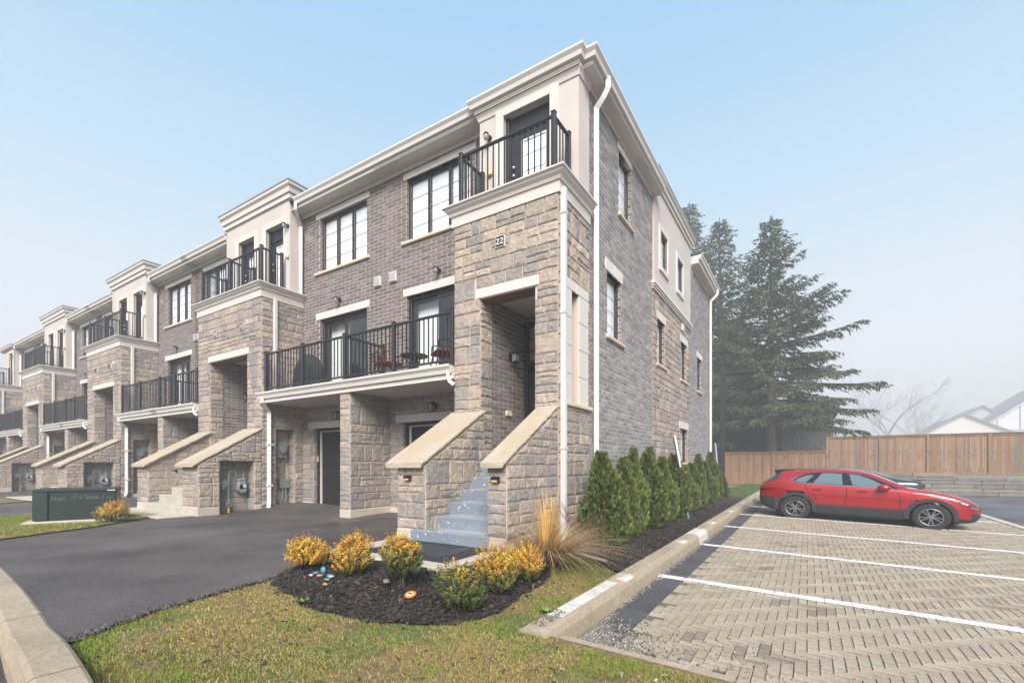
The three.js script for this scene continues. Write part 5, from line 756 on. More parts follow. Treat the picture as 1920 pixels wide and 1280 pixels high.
{ // dark board-sided building behind the lower fence
  const D = thing('shed_building', 'dark grey board sided building behind the spruce trunk', 'building', [1.45, .4, -38]), m = [[.066, .069, .076], [.06, .063, .07], [.074, .077, .084]].map(c => mat(c, .7, { bumpMap: tGrain, bumpScale: .003 })), R = RNG(64);
  part(D, 'wall', [prism([[-14, .2], [1.43, .2], [1.43, 4.75], [-7, 6.6], [-14, 4.8]], 'xy', -45, -38.03)], m[1]);
  for (let x = -13.9; x < 1.4; x += .42) { const top = x > -7 ? mix(6.5, 4.72, (x + 7) / 8.45) : mix(4.8, 6.5, (x + 14) / 7); part(D, 'siding_board', box(x, min(1.44, x + .412), .2, top - .04, -38.03, -38 + (R() - .5) * .008, .008), m[floor(R() * 3)]); }
  part(D, 'roof', [prism([[1.75, 4.72], [1.75, 4.86], [-7, 6.82], [-7, 6.66]], 'xy', -45.2, -37.8), prism([[-14.3, 4.75], [-14.3, 4.9], [-7, 6.82], [-7, 6.66]], 'xy', -45.2, -37.8)], M.roof);
}
function gableHouse(label, x, z, w, d, ye, yp, wallM, timber) {
  const H = thing('gabled_house', label, 'house', [x, 0, z], 'houses far off in the fog'), dark = mat([.2, .19, .19], .9), rf = mat([.17, .165, .17], .95);  // roof grey lifted so that fog haze is already in its colour
  part(H, 'wall', prism([[x - w / 2, 0], [x + w / 2, 0], [x + w / 2, ye], [x, yp], [x - w / 2, ye]], 'xy', z - d, z), wallM);
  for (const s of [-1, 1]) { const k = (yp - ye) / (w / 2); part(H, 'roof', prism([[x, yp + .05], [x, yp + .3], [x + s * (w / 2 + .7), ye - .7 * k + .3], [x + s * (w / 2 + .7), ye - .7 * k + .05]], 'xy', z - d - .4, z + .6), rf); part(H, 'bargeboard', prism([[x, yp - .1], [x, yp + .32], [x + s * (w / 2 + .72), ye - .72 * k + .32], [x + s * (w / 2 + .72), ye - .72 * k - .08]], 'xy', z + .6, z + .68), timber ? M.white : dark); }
  if (timber) { for (let i = -3; i <= 3; i++) { const px = x + i * w / 8; part(H, 'timber', box(px - .12, px + .12, ye, yp - abs(i) * (yp - ye) / 4 - .3, z, z + .06), dark); } part(H, 'timber', box(x - w / 2, x + w / 2, ye - .1, ye + .15, z + .001, z + .07), dark); for (const i of [-.25, .05]) { const q = part(H, 'window', box(x + w * i, x + w * (i + .16), ye - 1.7, ye - .5, z, z + .05), dark); part(q, 'pane', box(x + w * i + .1, x + w * (i + .16) - .1, ye - 1.6, ye - .6, z + .04, z + .06), M.blind); } }
}
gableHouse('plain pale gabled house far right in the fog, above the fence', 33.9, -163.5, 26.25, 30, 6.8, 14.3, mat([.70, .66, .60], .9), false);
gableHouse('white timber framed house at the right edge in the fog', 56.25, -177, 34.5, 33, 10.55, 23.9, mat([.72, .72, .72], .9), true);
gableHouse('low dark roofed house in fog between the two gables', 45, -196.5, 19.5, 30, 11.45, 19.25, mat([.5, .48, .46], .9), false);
{ // black square lamp pole
  const P = thing('lamp_pole', 'square black lamp pole with a flat arm, before the dark building', 'lamp post', [-3.58, 0, -25.2]); part(P, 'pole', box(-3.68, -3.48, -.1, 5.95, -25.3, -25.1, .012), M.black); part(P, 'base_plate', box(-3.8, -3.36, -.05, .06, -25.42, -24.98, .01), M.black); part(P, 'arm', box(-3.48, -2.85, 5.6, 5.72, -25.26, -25.14, .01), M.black); part(P, 'lamp_head', box(-2.9, -2.2, 5.58, 5.7, -25.4, -25.0, .03), M.black);
}
function signPost(label, x, z, y0, H, lx, lz, s) { const S = thing('sign_post', label, 'sign', [x, y0, z], 'parking signs in the hedge bed'), at = (t, dx = 0, dz = 0) => [lx * t + dx, H * t, lz * t + dz]; part(S, 'post', duct([at(0), at(1)], .035, .05, [1, 0, 0]), mat([.16, .24, .26], .5), true); const m = new MB(), c = [at(.62), at(1.0)], w = .1; const q = (p, d, e) => [p[0] + e, p[1], p[2] + d]; for (const e of [.03, .036]) { const A = [q(c[0], w, e), q(c[0], -w, e), q(c[1], -w, e), q(c[1], w, e)]; e > .033 ? m.quad(...A) : m.quad(A[3], A[2], A[1], A[0]); } part(S, 'sign_panel', m.build(), mat([.78, .78, .80], .4), true); }
signPost('white sign on a leaning grey steel post in the hedge', -2.33, -11.34, -.15, 1.96, -.34, .06);
signPost('white sign on a post behind the last tall cedar by the fence', -2.8, -18.9, -.1, 2.05, -.16, .05);

// ---------------------------------------------------------------- services on the walls
function gasMeter(label, X, dx) {
  const x = X - .17, G = thing('gas_meter', label, 'gas meter', [X - .15 + dx, 0, -5.7], undefined), g = M.meter, T = f => f.translate(dx, 0, 0);
  const disc = (r, h, y, z) => T(pUVs(new THREE.CylinderGeometry(r, r, h, 18)).rotateZ(PI / 2).translate(x, y, z));
  part(G, 'riser', [T(tube([[x, 0, -5.62], [x, .3, -5.62], [x, .85, -5.62]], .017)), T(tube([[x, .85, -5.62], [x, .95, -5.64], [x, .98, -5.71], [x, .95, -5.78], [x, .82, -5.8]], .016))], g);
  part(G, 'regulator', [disc(.105, .03, .68, -5.5), disc(.08, .075, .68, -5.5), T(cyl(.03, .03, .1, 10).translate(x + .02, .6, -5.5)), T(tube([[x, .68, -5.5], [x, .68, -5.62]], .02))], g);
  const B = part(G, 'meter_body', [T(box(x - .07, x + .08, .52, .74, -6.0, -5.8, .035)), T(pUVs(new THREE.CylinderGeometry(.1, .1, .15, 18)).rotateZ(PI / 2).translate(x + .005, .56, -5.9)), T(box(x - .06, x + .07, .74, .80, -5.99, -5.81, .02)), T(tube([[x, .8, -5.96], [x, .95, -5.96], [x - .1, .97, -5.96]], .016))], g);
  part(B, 'dial_plate', T(box(x + .08, x + .09, .58, .66, -5.98, -5.91, .003)), M.white);
  part(G, 'valve', [T(box(x - .03, x + .03, .2, .3, -5.65, -5.59, .012)), T(pUVs(new THREE.TorusGeometry(.06, .008, 6, 16)).rotateY(PI / 2).translate(x + .01, .2, -5.62))], M.steel); part(G, 'yellow_cap', T(cyl(.024, .024, .09, 10).translate(x, .06, -5.62)), M.yellow);
}
gasMeter('grey gas meter in the nearest stair wall niche', -11.2, 0); gasMeter('grey gas meter in the stair niche behind the green utility box', -11.2, -PITCH); gasMeter('hazy gas meter in the third stair niche from the right', -11.2, -2 * PITCH);
function powerMeter(label, dx) {
  const x = -11.2 - .28 + dx, E = thing('electric_meter', label, 'electric meter', [x, .13, -6.9]), B = part(E, 'meter_box', box(x, x + .16, 1.3, 1.7, -7.04, -6.7, .012), M.meter);
  part(B, 'meter_glass', [pUVs(new THREE.CylinderGeometry(.075, .085, .09, 18)).rotateZ(-PI / 2).translate(x + .2, 1.5, -6.88)], M.steel); part(E, 'conduit', [box(x + .03, x + .08, .13, 1.3, -6.8, -6.74, .01), box(x + .03, x + .08, .75, 1.3, -7.0, -6.95, .01), box(x + .02, x + .1, .95, 1.08, -6.86, -6.7, .008)], M.grey);
  part(E, 'junction_box', box(x + .02, x + .15, .52, .76, -7.12, -6.86, .015), M.meter); part(E, 'conduit', [tube([[x + .1, .52, -6.95], [x + .12, .3, -6.94], [x + .1, .12, -6.9]], .022), tube([[x + .1, .52, -7.02], [x + .12, .3, -7.04], [x + .1, .12, -7.0]], .022)], M.grey);
}
powerMeter('grey electric meter and conduits in the wall niche beside the white downspout', 0); powerMeter('hazy electric meter in the wall niche behind the stone stair walls', -PITCH);
// green utility box on its concrete pad
{
  const ang = .41, B = thing('utility_box', 'dark green metal utility box with chalk scribbles on a concrete pad', 'utility box', [-12.17, .0, -3.2]); B.rotation.y = -ang;
  const gm = mat([.010, .026, .022], .5, { map: tMott }), gl = mat([.014, .034, .029], .5, { map: tMott });
  part(B, 'pad', box(-.42, .42, -.1, .06, -.72, .72, .012), M.conc, true); part(B, 'body', box(-.31, .31, .06, .60, -.60, .38, .012), gm, true); part(B, 'lid', [box(-.325, .325, .6, .665, -.615, .60, .014), box(-.325, .325, .07, .6, .385, .60, .014)], gl, true);
  part(B, 'warning_label', box(-.06, .06, .52, .61, .6, .604), mat([.65, .25, .05], .6), true); part(B, 'label_strip', box(.326, .33, .61, .63, -.58, -.46), M.white, true);
  const R = RNG(65), s = [], seg = (a, b) => s.push(duct([a, b], .004, .006, [1, 0, 0])), X = .313, gl2 = [['H', -.0], ['u', .09], ['n', .16], ['7', .33], ['>', .43], ['5', .52], ['0', .6], ['m', .68], ['/', .8]], G = { H: [[0, 0, 0, 1], [.6, 0, .6, 1], [0, .5, .6, .5]], u: [[0, .6, 0, .1], [0, .1, .5, 0], [.5, 0, .5, .6]], n: [[0, 0, 0, .6], [0, .5, .5, .6], [.5, .6, .5, 0]], 7: [[0, 1, .6, 1], [.6, 1, .15, 0]], '>': [[0, .8, .6, .4], [.6, .4, 0, .1]], 5: [[.6, 1, 0, 1], [0, 1, 0, .5], [0, .5, .6, .4], [.6, .4, .1, 0]], 0: [[0, 0, 0, .6], [0, .6, .5, .6], [.5, .6, .5, 0], [.5, 0, 0, 0]], m: [[0, 0, .1, .6], [.1, .6, .3, .1], [.3, .1, .5, .6], [.5, .6, .7, 0]], '/': [[0, -.1, .4, 1.1]] };
  for (const [c, o] of gl2) for (const [a, b, d, e] of G[c]) { const P = (u, v) => [X, .44 + v * .075 + o * .03 + (R() - .5) * .004, .34 - (o * .9 + u * .085)]; seg(P(a, b), P(d, e)); } for (let i = 0; i < 5; i++) seg([X, .47 + .01 * sin(i * 2), -.44 - i * .02], [X, .47 + .01 * sin(i * 2 + 2), -.46 - i * .02]);
  part(B, 'chalk_marks', s, mat([.2, .225, .21], .9), true);
}
// ---------------------------------------------------------------- small things about the front step
{
  const mp = [-4.03, slabY, -4.38], D = thing('door_mat', 'black rubber door mat with a ribbed border before the blue steps', 'mat', mp), dk = mat([.018, .02, .025], .7), dk2 = mat([.030, .035, .042], .6, { bumpMap: tRock, bumpScale: .004 });
  part(D, 'border', box(-4.72, -3.34, slabY + .001, slabY + .014, -4.84, -3.9, .005), dk); part(D, 'centre_panel', box(-4.5, -3.56, slabY + .01, slabY + .019, -4.66, -4.08, .004), dk2);
  const solar = (label, x, y, z) => { const S = thing('solar_step_light', label, 'solar light', [x, y, z]); part(S, 'housing', prism([[z, y - .04], [z + .045, y - .035], [z + .055, y + .01], [z + .02, y + .035], [z, y + .035]], 'zy', x - .055, x + .055), M.black); part(S, 'light_panel', box(x - .045, x + .045, y - .036, y - .012, z + .044, z + .052, .003), mat([.62, .45, .16], .4)); };
  solar('small black solar light on the left stair pier of number 22', -4.86, .93, -4.875); solar('small black solar light on the right stair wall of number 22', -3.33, .93, -4.875); solar('small black solar light under the cap slab of the 20 and 21 stairs', -11.96, .98, -4.8);
  const path = (label, x, z, h, lean) => { const y = lawnY(x, z), S = thing('path_light', label, 'solar light', [x, y, z]); S.rotation.z = lean; part(S, 'stake', cyl(.008, .008, h * .6, 8).translate(0, h * .3, 0), M.black, true); part(S, 'lens', cyl(.028, .026, h * .3, 14).translate(0, h * .68, 0), M.lampGlass, true); part(S, 'cap', [cyl(.036, .034, .035, 16).translate(0, h * .83 + .017, 0), cyl(.034, .01, .02, 16).translate(0, h * .83 + .045, 0)], M.black, true); };
  path('black path light in the mulch before the golden bush by the driveway', -4.47, -2.93, .24, .02); path('low dark path light at the foot of the narrow bush', -3.21, -2.95, .13, .1);
  const st = [[-4.14, -2.96, [.05, .25, .36], 'blue painted stone standing up in the little group'], [-4.2, -2.92, [.04, .28, .30], 'teal painted stone lying left of the blue one'], [-4.15, -2.83, [.45, .38, .50], 'pale lilac painted stone in front of the group'], [-4.07, -2.87, [.55, .14, .10], 'red painted stone in front of the blue one'], [-3.99, -2.92, [.13, .17, .45], 'violet blue painted stone at the right of the group'], [-3.86, -2.80, [.05, .30, .17], 'small green painted stone apart from the group'], [-3.93, -2.9, [.55, .48, .42], 'cream painted stone right of the red one'], [-3.72, -2.68, [.45, .2, .08], 'brownish orange stone chip on the mulch']];
  st.forEach(([x, z, c, l], i) => { const g = pUVs(new THREE.SphereGeometry(.033, 14, 10)).scale(1, i === 0 ? 1.15 : .45, .7); g.rotateY(i * 1.3); single('painted_stone', g, mat(c, .4), l, 'stone', [x, lawnY(x, z) + (i === 0 ? .045 : .018), z], undefined, true); if (i === 0) g.computeBoundingBox(); });
  { const x = -2.94, z = -2.97, y = lawnY(x, z) + .025, O = thing('garden_ornament', 'round orange rimmed ornament with white and black centre on mulch', 'ornament', [x, y, z]); part(O, 'rim', pUVs(new THREE.TorusGeometry(.042, .013, 10, 24)).rotateX(PI / 2).rotateX(.25), mat([.62, .22, .03], .35), true); part(O, 'white_centre', pUVs(new THREE.SphereGeometry(.036, 16, 8)).scale(1, .3, 1).rotateX(.25), mat([.7, .7, .68], .4), true); part(O, 'black_spot', pUVs(new THREE.SphereGeometry(.013, 10, 8)).scale(1.6, .5, .8).translate(.005, .014, .006), M.black, true); }
  single('plastic_trough', duct([[-2.62, -.06, -5.72], [-2.15, -.1, -5.62]], .07, .03, [0, .2, .98]), mat([.25, .28, .28], .5), 'short grey plastic trough lying by the dry grass', 'trough', [-2.4, -.08, -5.67]);
  single('flat_stone', box(-3.30, -3.18, -.04, -.008, -2.36, -2.29, .012), mat([.04, .042, .05], .8), 'flat dark slate piece at the lawn edge of the mulch', 'stone', [-3.24, -.03, -2.33]);
  // dead leaves and twigs
  [[-7.1, -4.9, 'orange dead leaf on the driveway before the stone pier'], [-4.05, -4.95, 'brown dead leaf at the foot of the blue steps']].forEach(([x, z, l], i) => { const m = new MB(); for (let k = 0; k < 8; k++) { const a = k * .785, b = a + .785, r = q => .035 + .02 * sin(q * 5); m.tri([0, .008, 0], [r(b) * cos(b), .004 + .008 * sin(b * 3), r(b) * sin(b)], [r(a) * cos(a), .004 + .008 * sin(a * 3), r(a) * sin(a)]); } single('dead_leaf', m.build(), mat([.3, .13, .04], .8, { side: THREE.DoubleSide }), l, 'leaf', [x, (i ? slabY + .016 : lawnY(x, z)) + .004, z], undefined, true); });
}
// ---------------------------------------------------------------- furniture on the deck of number 22
{
  const red = mat([.2, .03, .025], .8), iron = mat([.03, .018, .014], .5), y = 2.855, chair = (label, x, z, ry) => {
    const C = thing('patio_chair', label, 'chair', [x, y, z], 'patio chairs on the deck of number 22'); C.rotation.y = ry;
    part(C, 'seat_cushion', box(-.25, .25, .36, .42, -.22, .24, .025), red, true);
    for (const [a, b] of [[-.24, -.2], [.24, -.2], [-.24, .22], [.24, .22]]) part(C, 'leg', tube([[a * .9, .36, b * .9], [a * 1.05, .18, b * 1.05], [a * 1.1, 0, b * 1.15]], .011, 6), iron, true);
    const arc = n => Array.from({ length: n + 1 }, (_, i) => { const t = PI * i / n; return [-.26 * cos(t), .42 + .42 * sin(t) * .85, -.2 - .12 * sin(t)]; }); part(C, 'back_frame', [tube(arc(12), .012, 6), tube([[-.25, .58, -.24], [0, .6, -.27], [.25, .58, -.24]], .01, 6)], mat([.22, .08, .04], .5), true);
    const s = []; for (let i = 1; i < 10; i++) { const t = PI * i / 10; s.push(tube([[-.24 * cos(t), .42, -.22], [-.25 * cos(t), .5, -.24], [-.26 * cos(t), .42 + .36 * sin(t), -.2 - .12 * sin(t)]], .006, 4)); } part(C, 'back_slats', s, iron, true); for (const k of [-1, 1]) part(C, 'armrest', tube([[k * .25, .6, -.24], [k * .29, .6, 0], [k * .27, .58, .2], [k * .24, .38, .22]], .012, 6), iron, true);
  };
  chair('red cushioned patio chair left of the little round table', -7.5, -6.92, 1.2); chair('red cushioned patio chair at the right end of the deck', -5.85, -6.85, -.6);
  const T = thing('side_table', 'small round wire table between the two red patio chairs', 'table', [-6.72, y, -6.9]); part(T, 'top', [pUVs(new THREE.TorusGeometry(.27, .012, 6, 28)).rotateX(PI / 2).translate(0, .46, 0), pUVs(new THREE.CylinderGeometry(.26, .26, .008, 24)).translate(0, .46, 0)], iron, true); for (const a of [0, 2.1, 4.2]) part(T, 'leg', tube([[.2 * cos(a), .45, .2 * sin(a)], [.08 * cos(a), .25, .08 * sin(a)], [.22 * cos(a), 0, .22 * sin(a)]], .01, 6), iron, true);
  const m = new MB(), n = 24, prof = [[.50, 0], [.46, .35], [.40, .62], [.28, .82], [.12, .92], [0, .94]], R = RNG(66); const ring = prof.map(([r, h], j) => Array.from({ length: n }, (_, i) => { const a = i / n * 2 * PI, f = 1 + .05 * sin(a * 7 + j) * (1 - j / 6); return [r * f * cos(a) * 1.1, h, r * f * sin(a) * .62]; })); for (let j = 0; j < prof.length - 1; j++) for (let i = 0; i < n; i++) { const q = (i + 1) % n; m.quad(ring[j][q], ring[j][i], ring[j + 1][i], ring[j + 1][q]); }
  single('grill_cover', m.build(), mat([.02, .021, .024], .8), 'black draped grill cover behind the deck railing beside the stone tower', 'grill', [-10.2, y, -6.9], undefined, true);
}

// ---------------------------------------------------------------- parked cars
const spl = (t, x) => { let i = 0; while (i < t.length - 2 && x > t[i + 1][0]) i++; const p1 = t[i], p2 = t[i + 1], p0 = t[max(0, i - 1)], p3 = t[min(t.length - 1, i + 2)], h = p2[0] - p1[0] || 1, u = clamp((x - p1[0]) / h), m1 = (p2[1] - p0[1]) / ((p2[0] - p0[0]) || 1) * h, m2 = (p3[1] - p1[1]) / ((p3[0] - p1[0]) || 1) * h, u2 = u * u, u3 = u2 * u; return (2 * u3 - 3 * u2 + 1) * p1[1] + (u3 - 2 * u2 + u) * m1 + (-2 * u3 + 3 * u2) * p2[1] + (u3 - u2) * m2; };
const SUV = { L: 4.395, wx: [.86, 3.515], wr: .343,
  top: [[0, .93], [.05, 1.05], [.16, 1.15], [.4, 1.38], [.56, 1.47], [1.0, 1.515], [1.55, 1.54], [2.05, 1.525], [2.45, 1.44], [2.8, 1.27], [3.08, 1.10], [3.2, 1.05], [3.55, 1.005], [3.95, .915], [4.22, .80], [4.35, .68], [4.395, .55]],
  belt: [[0, .88], [.1, 1.0], [.4, 1.08], [.8, 1.08], [1.5, 1.055], [2.4, 1.035], [3.0, 1.01], [3.25, .98], [3.6, .925], [4.0, .83], [4.28, .71], [4.395, .5]],
  wb: [[0, .66], [.06, .76], [.3, .84], [.8, .885], [1.6, .88], [2.6, .88], [3.5, .885], [3.85, .865], [4.12, .79], [4.3, .64], [4.395, .42]],
  wr_: [[0, .6], [.1, .66], [.4, .64], [.8, .61], [1.6, .60], [2.2, .60], [2.8, .68], [3.1, .76], [3.4, .79], [3.8, .75], [4.15, .62], [4.3, .5], [4.395, .36]],
  bot: [[0, .48], [.08, .34], [.4, .24], [.9, .21], [3.6, .2], [4.1, .22], [4.3, .27], [4.395, .36]], drop: .05, ws: [2.42, 3.1], rg: [.1, .6] };
const SEDAN = { L: 4.6, wx: [.95, 3.65], wr: .33,
  top: [[0, .98], [.1, 1.06], [.5, 1.11], [.8, 1.19], [1.3, 1.38], [1.8, 1.455], [2.3, 1.46], [2.7, 1.4], [3.1, 1.2], [3.4, 1.02], [3.8, .97], [4.2, .88], [4.5, .72], [4.6, .55]],
  belt: [[0, .9], [.2, .98], [.8, 1.0], [1.6, .97], [3.0, .95], [3.4, .93], [3.9, .87], [4.4, .74], [4.6, .5]], wb: [[0, .66], [.1, .78], [.5, .86], [1.5, .9], [3.2, .9], [4.0, .86], [4.4, .7], [4.6, .44]], wr_: [[0, .6], [.2, .7], [.6, .7], [1.3, .6], [2.4, .59], [3.0, .68], [3.4, .78], [4.0, .72], [4.4, .52], [4.6, .36]], bot: [[0, .45], [.1, .34], [.5, .22], [4.2, .2], [4.5, .26], [4.6, .36]], drop: .05, ws: [2.72, 3.4], rg: [.75, 1.35] };
function car(D, label, paint, pos, rotY, scale, hatch) {
  const C = thing('parked_car', label, 'car', pos); C.rotation.set(0, rotY, 0); C.scale.set(...scale);
  const clad = mat([.020, .021, .024], .6), glass = mat([.10, .15, .16], .06, { clearcoat: 1, clearcoatRoughness: .02 }), gl2 = mat([.03, .035, .04], .05, { clearcoat: 1 }), gloss = mat([.012, .012, .014], .12), chrome = mat([.75, .76, .78], .15, { metalness: 1 }), alloy = mat([.34, .35, .37], .3, { metalness: .85 }), rubber = mat([.018, .018, .019], .85);
  const sec = x => { const yB = spl(D.bot, x), yb = spl(D.belt, x), wb = spl(D.wb, x), yt = max(spl(D.top, x), yb + .015), wr = min(spl(D.wr_, x), wb * .97), yr = mix(yb, yt, .9) - .0; const yR = max(yb + .008, yt - D.drop * clamp((yt - yb) * 4)); return [[yB, 0], [yB, wb * .82], [yB + .05, wb * .955], [mix(yB, yb, .22), wb * .985], [mix(yB, yb, .48), wb * 1.0], [mix(yB, yb, .74), wb * 1.004], [mix(yB, yb, .9), wb * .992], [yb, wb * .972], [mix(yb, yR, .34), mix(wb * .972, wr, .26)], [mix(yb, yR, .68), mix(wb * .972, wr, .58)], [yR, wr], [mix(yR, yt, .55), wr * .8], [mix(yR, yt, .9), wr * .42], [yt, 0]]; };
  const B = { body: new MB(), clad: new MB(), glass: new MB() }, N = 132, xs = Array.from({ length: N + 1 }, (_, i) => D.L * (i / N)), S = xs.map(sec), nrmS = {};
  const put = (which, a, b, c, d) => B[which].quad(a, b, c, d);
  for (let i = 0; i < N; i++) for (let k = 0; k < 13; k++) for (const s of [1, -1]) {
    const P = (j, q) => [xs[j], S[j][q][0], s * S[j][q][1]], A = [P(i, k), P(i + 1, k), P(i + 1, k + 1), P(i, k + 1)], cx = (xs[i] + xs[i + 1]) / 2, cy = (A[0][1] + A[1][1] + A[2][1] + A[3][1]) / 4;
    if (k >= 1 && k <= 6 && D.wx.some(w => hypot(cx - w, cy - D.wr) < .445)) continue;
    let w = 'body'; if (k <= 2) w = 'clad'; if (cx < .40 && cy < .66) w = 'clad'; if (cx > 4.0 && cy < .42) w = 'clad'; if (k >= 8 && hatch && cx > .07 && cx < .46 + (k - 8) * .03) w = 'glass'; if (k >= 10 && ((cx > D.ws[0] && cx < D.ws[1]) || (cx > D.rg[0] && cx < D.rg[1]))) w = 'glass';
    s > 0 ? put(w, ...A) : put(w, A[3], A[2], A[1], A[0]);
  }
  for (const [j, f] of [[0, 1], [N, -1]]) for (let k = 0; k < 13; k++) { const a = S[j][k], b = S[j][k + 1], x = xs[j]; const q = [[x, a[0], a[1]], [x, b[0], b[1]], [x, b[0], -b[1]], [x, a[0], -a[1]]]; f > 0 ? B.body.quad(q[0], q[1], q[2], q[3]) : B.body.quad(q[3], q[2], q[1], q[0]); }
  const smooth = mb => { let g = mb.build(); const pos = g.attributes.position.array, n = pos.length / 3, acc = new Map(), N2 = g.attributes.normal.array, key = i => round(pos[i * 3] * 500) + ',' + round(pos[i * 3 + 1] * 500) + ',' + round(pos[i * 3 + 2] * 500); for (let i = 0; i < n; i++) { const k = key(i), a = acc.get(k) || [0, 0, 0]; for (let c = 0; c < 3; c++) a[c] += N2[i * 3 + c]; acc.set(k, a); } const O = new Float32Array(n * 3); for (let i = 0; i < n; i++) { const a = nrm(acc.get(key(i))), d = a[0] * N2[i * 3] + a[1] * N2[i * 3 + 1] + a[2] * N2[i * 3 + 2]; for (let c = 0; c < 3; c++) O[i * 3 + c] = d > .6 ? a[c] : N2[i * 3 + c]; } g.attributes.normal.array.set(O); return g; };
  part(C, 'body', smooth(B.body), paint, true); part(C, 'cladding', smooth(B.clad), hatch ? clad : paint, true); part(C, 'window_glass', smooth(B.glass), gl2, true);
  const zAt = (x, y) => { const s = sec(x); for (let k = 1; k < 11; k++) if (y >= s[k][0] && y <= s[k + 1][0]) return mix(s[k][1], s[k + 1][1], (y - s[k][0]) / (s[k + 1][0] - s[k][0] || 1)); return s[y > s[10][0] ? 10 : 2][1]; };
  const drape = (poly, off, m, name, parent = C, sides = [1, -1]) => { for (const s of sides) { const mb = new MB(), T = THREE.ShapeUtils.triangulateShape(poly.map(p => new THREE.Vector2(...p)), []).map(t => t.map(i => poly[i])); const P = ([x, y]) => [x, y, s * (zAt(x, y) + off)]; const sub = (a, b, c, d) => { if (d > 4) { const cr = (b[0] - a[0]) * (c[1] - a[1]) - (b[1] - a[1]) * (c[0] - a[0]); (cr > 0) === (s > 0) ? mb.tri(P(a), P(b), P(c)) : mb.tri(P(a), P(c), P(b)); return; } const l = [[a, b], [b, c], [c, a]].map(([p, q]) => hypot(p[0] - q[0], p[1] - q[1])), k = l.indexOf(max(...l)), V = [a, b, c], p = V[k], q = V[(k + 1) % 3], r = V[(k + 2) % 3], h = [(p[0] + q[0]) / 2, (p[1] + q[1]) / 2]; sub(p, h, r, d + 1); sub(h, q, r, d + 1); }; for (const t of T) sub(...t, 0); part(parent, name, smooth(mb), m, true); } };
  const strip = (pts, w, off, m, name) => { const poly = [...pts.map(([x, y]) => [x, y + w / 2]), ...pts.slice().reverse().map(([x, y]) => [x, y - w / 2])]; drape(poly, off, m, name); };
  if (hatch) {
    drape([[1.28, .25], [2.2, .25], [3.12, .25], [3.08, .49], [2.2, .495], [1.3, .50]], .01, clad, 'sill_cladding');
    drape([[0.76, 1.159], [0.96, 1.097], [1.5, 1.078], [2.2, 1.065], [2.92, 1.031], [2.96, 1.042], [2.75, 1.155], [2.5, 1.290], [2.25, 1.385], [1.95, 1.420], [1.6, 1.430], [1.3, 1.410], [1.08, 1.365], [0.9, 1.260]], .006, gloss, 'window_surround');
    drape([[0.83, 1.156], [0.98, 1.109], [1.07, 1.109], [1.25, 1.330], [1.12, 1.330], [0.96, 1.250]], .011, glass, 'side_glass'); drape([[1.24, 1.103], [1.86, 1.087], [1.83, 1.400], [1.55, 1.405], [1.42, 1.395]], .011, glass, 'side_glass'); drape([[2.06, 1.084], [2.78, 1.042], [2.62, 1.140], [2.42, 1.270], [2.2, 1.365], [1.98, 1.395]], .011, glass, 'side_glass');
    drape([[0.74, 1.156], [0.95, 1.087], [1.5, 1.067], [2.2, 1.051], [2.95, 1.020], [2.95, 1.030], [2.2, 1.065], [1.5, 1.079], [0.96, 1.097], [0.765, 1.159], [0.9, 1.265], [0.885, 1.275]], .014, chrome, 'window_trim');
    for (const pts of [[[1.93, 1.03], [1.95, .75], [1.9, .5], [1.9, .42]], [[2.93, .95], [2.98, .7], [2.96, .42]], [[1.05, 1.07], [1.12, .85], [1.28, .7], [1.36, .55]]]) { const poly = [...pts.map(([x, y]) => [x - .006, y]), ...pts.slice().reverse().map(([x, y]) => [x + .006, y])]; drape(poly, .004, gloss, 'door_seam'); }
    for (const x of [1.22, 2.14]) { drape([[x, .92], [x + .03, .945], [x + .2, .93], [x + .22, .915], [x + .18, .90], [x + .03, .90]], .006, gloss, 'door_handle'); drape([[x + .01, .93], [x + .21, .932], [x + .21, .945], [x + .01, .948]], .018, paint, 'door_handle'); }
    drape([[3.78, .80], [3.95, .79], [4.2, .715], [4.36, .66], [4.375, .63], [4.2, .66], [3.95, .735]], .008, gl2, 'headlight'); drape([[4.0, .765], [4.14, .725], [4.12, .70], [4.02, .735]], .013, mat([.8, .82, .85], .1), 'headlight_lens'); drape([[3.86, .785], [3.97, .768], [3.97, .745], [3.88, .765]], .013, mat([.5, .16, .02], .3), 'side_marker'); drape([[4.18, .645], [4.38, .60], [4.388, .58], [4.18, .625]], .012, chrome, 'grille_trim');
    drape([[.03, .87], [.12, .9], [.42, .915], [.46, .895], [.2, .835], [.03, .80]], .008, mat([.07, .008, .008], .15), 'tail_light');
    part(C, 'spoiler', [prism([[.33, 1.452], [.36, 1.462], [.8, 1.492], [.8, 1.46], [.5, 1.37], [.36, 1.335]], 'xy', -.585, .585)], gloss, true);
    part(C, 'grille', box(4.33, 4.4, .42, .62, -.38, .38, .02), gloss, true); part(C, 'licence_plate', box(-.015, .02, .86, .98, -.2, .2, .004), M.white, true);
    for (const s of [1, -1]) { const m = part(C, 'mirror', pUVs(new THREE.SphereGeometry(1, 16, 10)).scale(.13, .085, .1).translate(2.66, 1.06, s * .98), paint, true); part(m, 'mirror_foot', box(2.6, 2.72, .965, 1.005, s * .86 - .06, s * .86 + .08, .012), gloss, true); }
  } else { drape([[1.05, 1.06], [1.6, .99], [3.1, .98], [2.95, 1.12], [2.6, 1.33], [2.2, 1.395], [1.7, 1.385], [1.4, 1.32]], .008, glass, 'side_glass'); part(C, 'tail_light', [box(-.01, .06, .86, .96, -.72, -.4, .02), box(-.01, .06, .86, .96, .4, .72, .02)], mat([.3, .01, .01], .2), true); part(C, 'reverse_light', [box(-.02, .03, .84, .87, -.6, -.42, .005), box(-.02, .03, .84, .87, .42, .6, .005)], chrome, true); part(C, 'trunk_lip', box(-.03, .2, 1.075, 1.1, -.6, .6, .01), paint, true); }
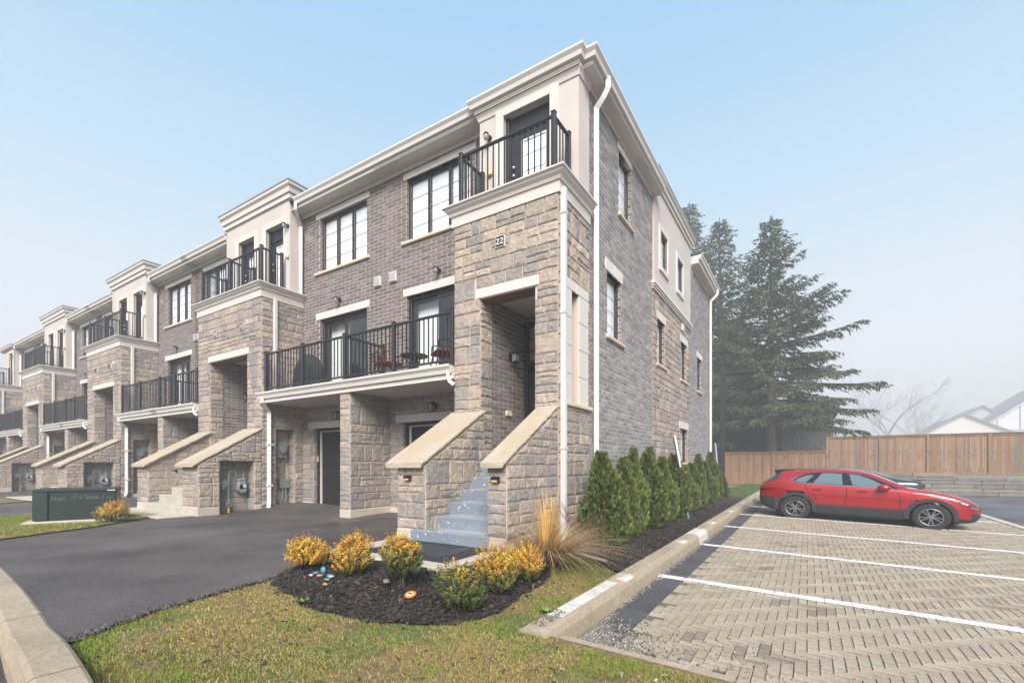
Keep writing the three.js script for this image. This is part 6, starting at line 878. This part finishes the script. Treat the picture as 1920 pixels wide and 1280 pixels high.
  for (const wx of D.wx) for (const s of [1, -1]) {
    const wy = D.wr, zc = s * .80, zb = s * zAt(wx, .5);
    if (hatch) { const pts = []; for (let i = 0; i <= 22; i++) { const a = PI * (-.06 + 1.12 * i / 22); pts.push([wx + .47 * cos(a), wy + .455 * sin(a) + .02]); } for (let i = 22; i >= 0; i--) { const a = PI * (-.06 + 1.12 * i / 22); pts.push([wx + .385 * cos(a), wy + .385 * sin(a)]); } part(C, 'arch_cladding', prism(pts, 'xy', zb - s * .08, zb + s * .012), clad, true); }
    part(C, 'wheel_well', pUVs(new THREE.CylinderGeometry(.41, .41, .5, 24, 1, true, -PI / 2, PI)).rotateX(PI / 2).translate(wx, wy, s * .62), mat([.008, .008, .009], .95, { side: THREE.DoubleSide }), true);
    const w = new THREE.Group(); w.name = nm(C, 'wheel'); w.position.set(wx, wy, zc); C.add(w); const r = wy, tyre = [[.21, -.11], [r - .05, -.112], [r - .02, -.10], [r, -.075], [r, .075], [r - .02, .10], [r - .05, .112], [.225, .108], [.21, .09]].map(([a, b]) => new THREE.Vector2(a, b));
    part(w, 'tyre', pUVs(new THREE.LatheGeometry(tyre, 40)).rotateX(PI / 2), rubber, true);
    const rim = [pUVs(new THREE.TorusGeometry(.213, .012, 8, 36)).translate(0, 0, s * .095), pUVs(new THREE.CylinderGeometry(.045, .045, .03, 16)).rotateX(PI / 2).translate(0, 0, s * .09)]; for (let i = 0; i < 10; i++) { const a = i / 10 * 2 * PI + (i % 2 ? .1 : -.1), g = box(.035, .21, -.013, .013, -.012, .012, .006); g.rotateZ(a); g.translate(0, 0, s * .088); rim.push(g); } part(w, 'rim', rim, alloy, true); part(w, 'brake_disc', pUVs(new THREE.CylinderGeometry(.2, .2, .02, 28)).rotateX(PI / 2).translate(0, 0, s * .02), rubber, true);
  }
  part(C, 'underbody', box(.4, D.L - .4, .19, .5, -.7, .7), M.dark, true);
  return C;
}
const redPaint = mat([.36, .005, .010], .35, { clearcoat: 1, clearcoatRoughness: .03, metalness: .45 });
car(SUV, 'red crossover car with black wheel arch cladding, parked across a white line', redPaint, [-1.13, lotY(-.3, -15.2) - .015, -15.7], -.07, [1.035, .905, 1.05], true).rotation.z = -LS;
car(SEDAN, 'dark grey sedan mostly hidden behind the red car', mat([.025, .028, .036], .25, { clearcoat: 1, clearcoatRoughness: .05, metalness: .3 }), [2.95, lotY(1, -19) - .01, -19.0], PI, [.95, .92, 1.0], false);

renderer.render(scene, camera);
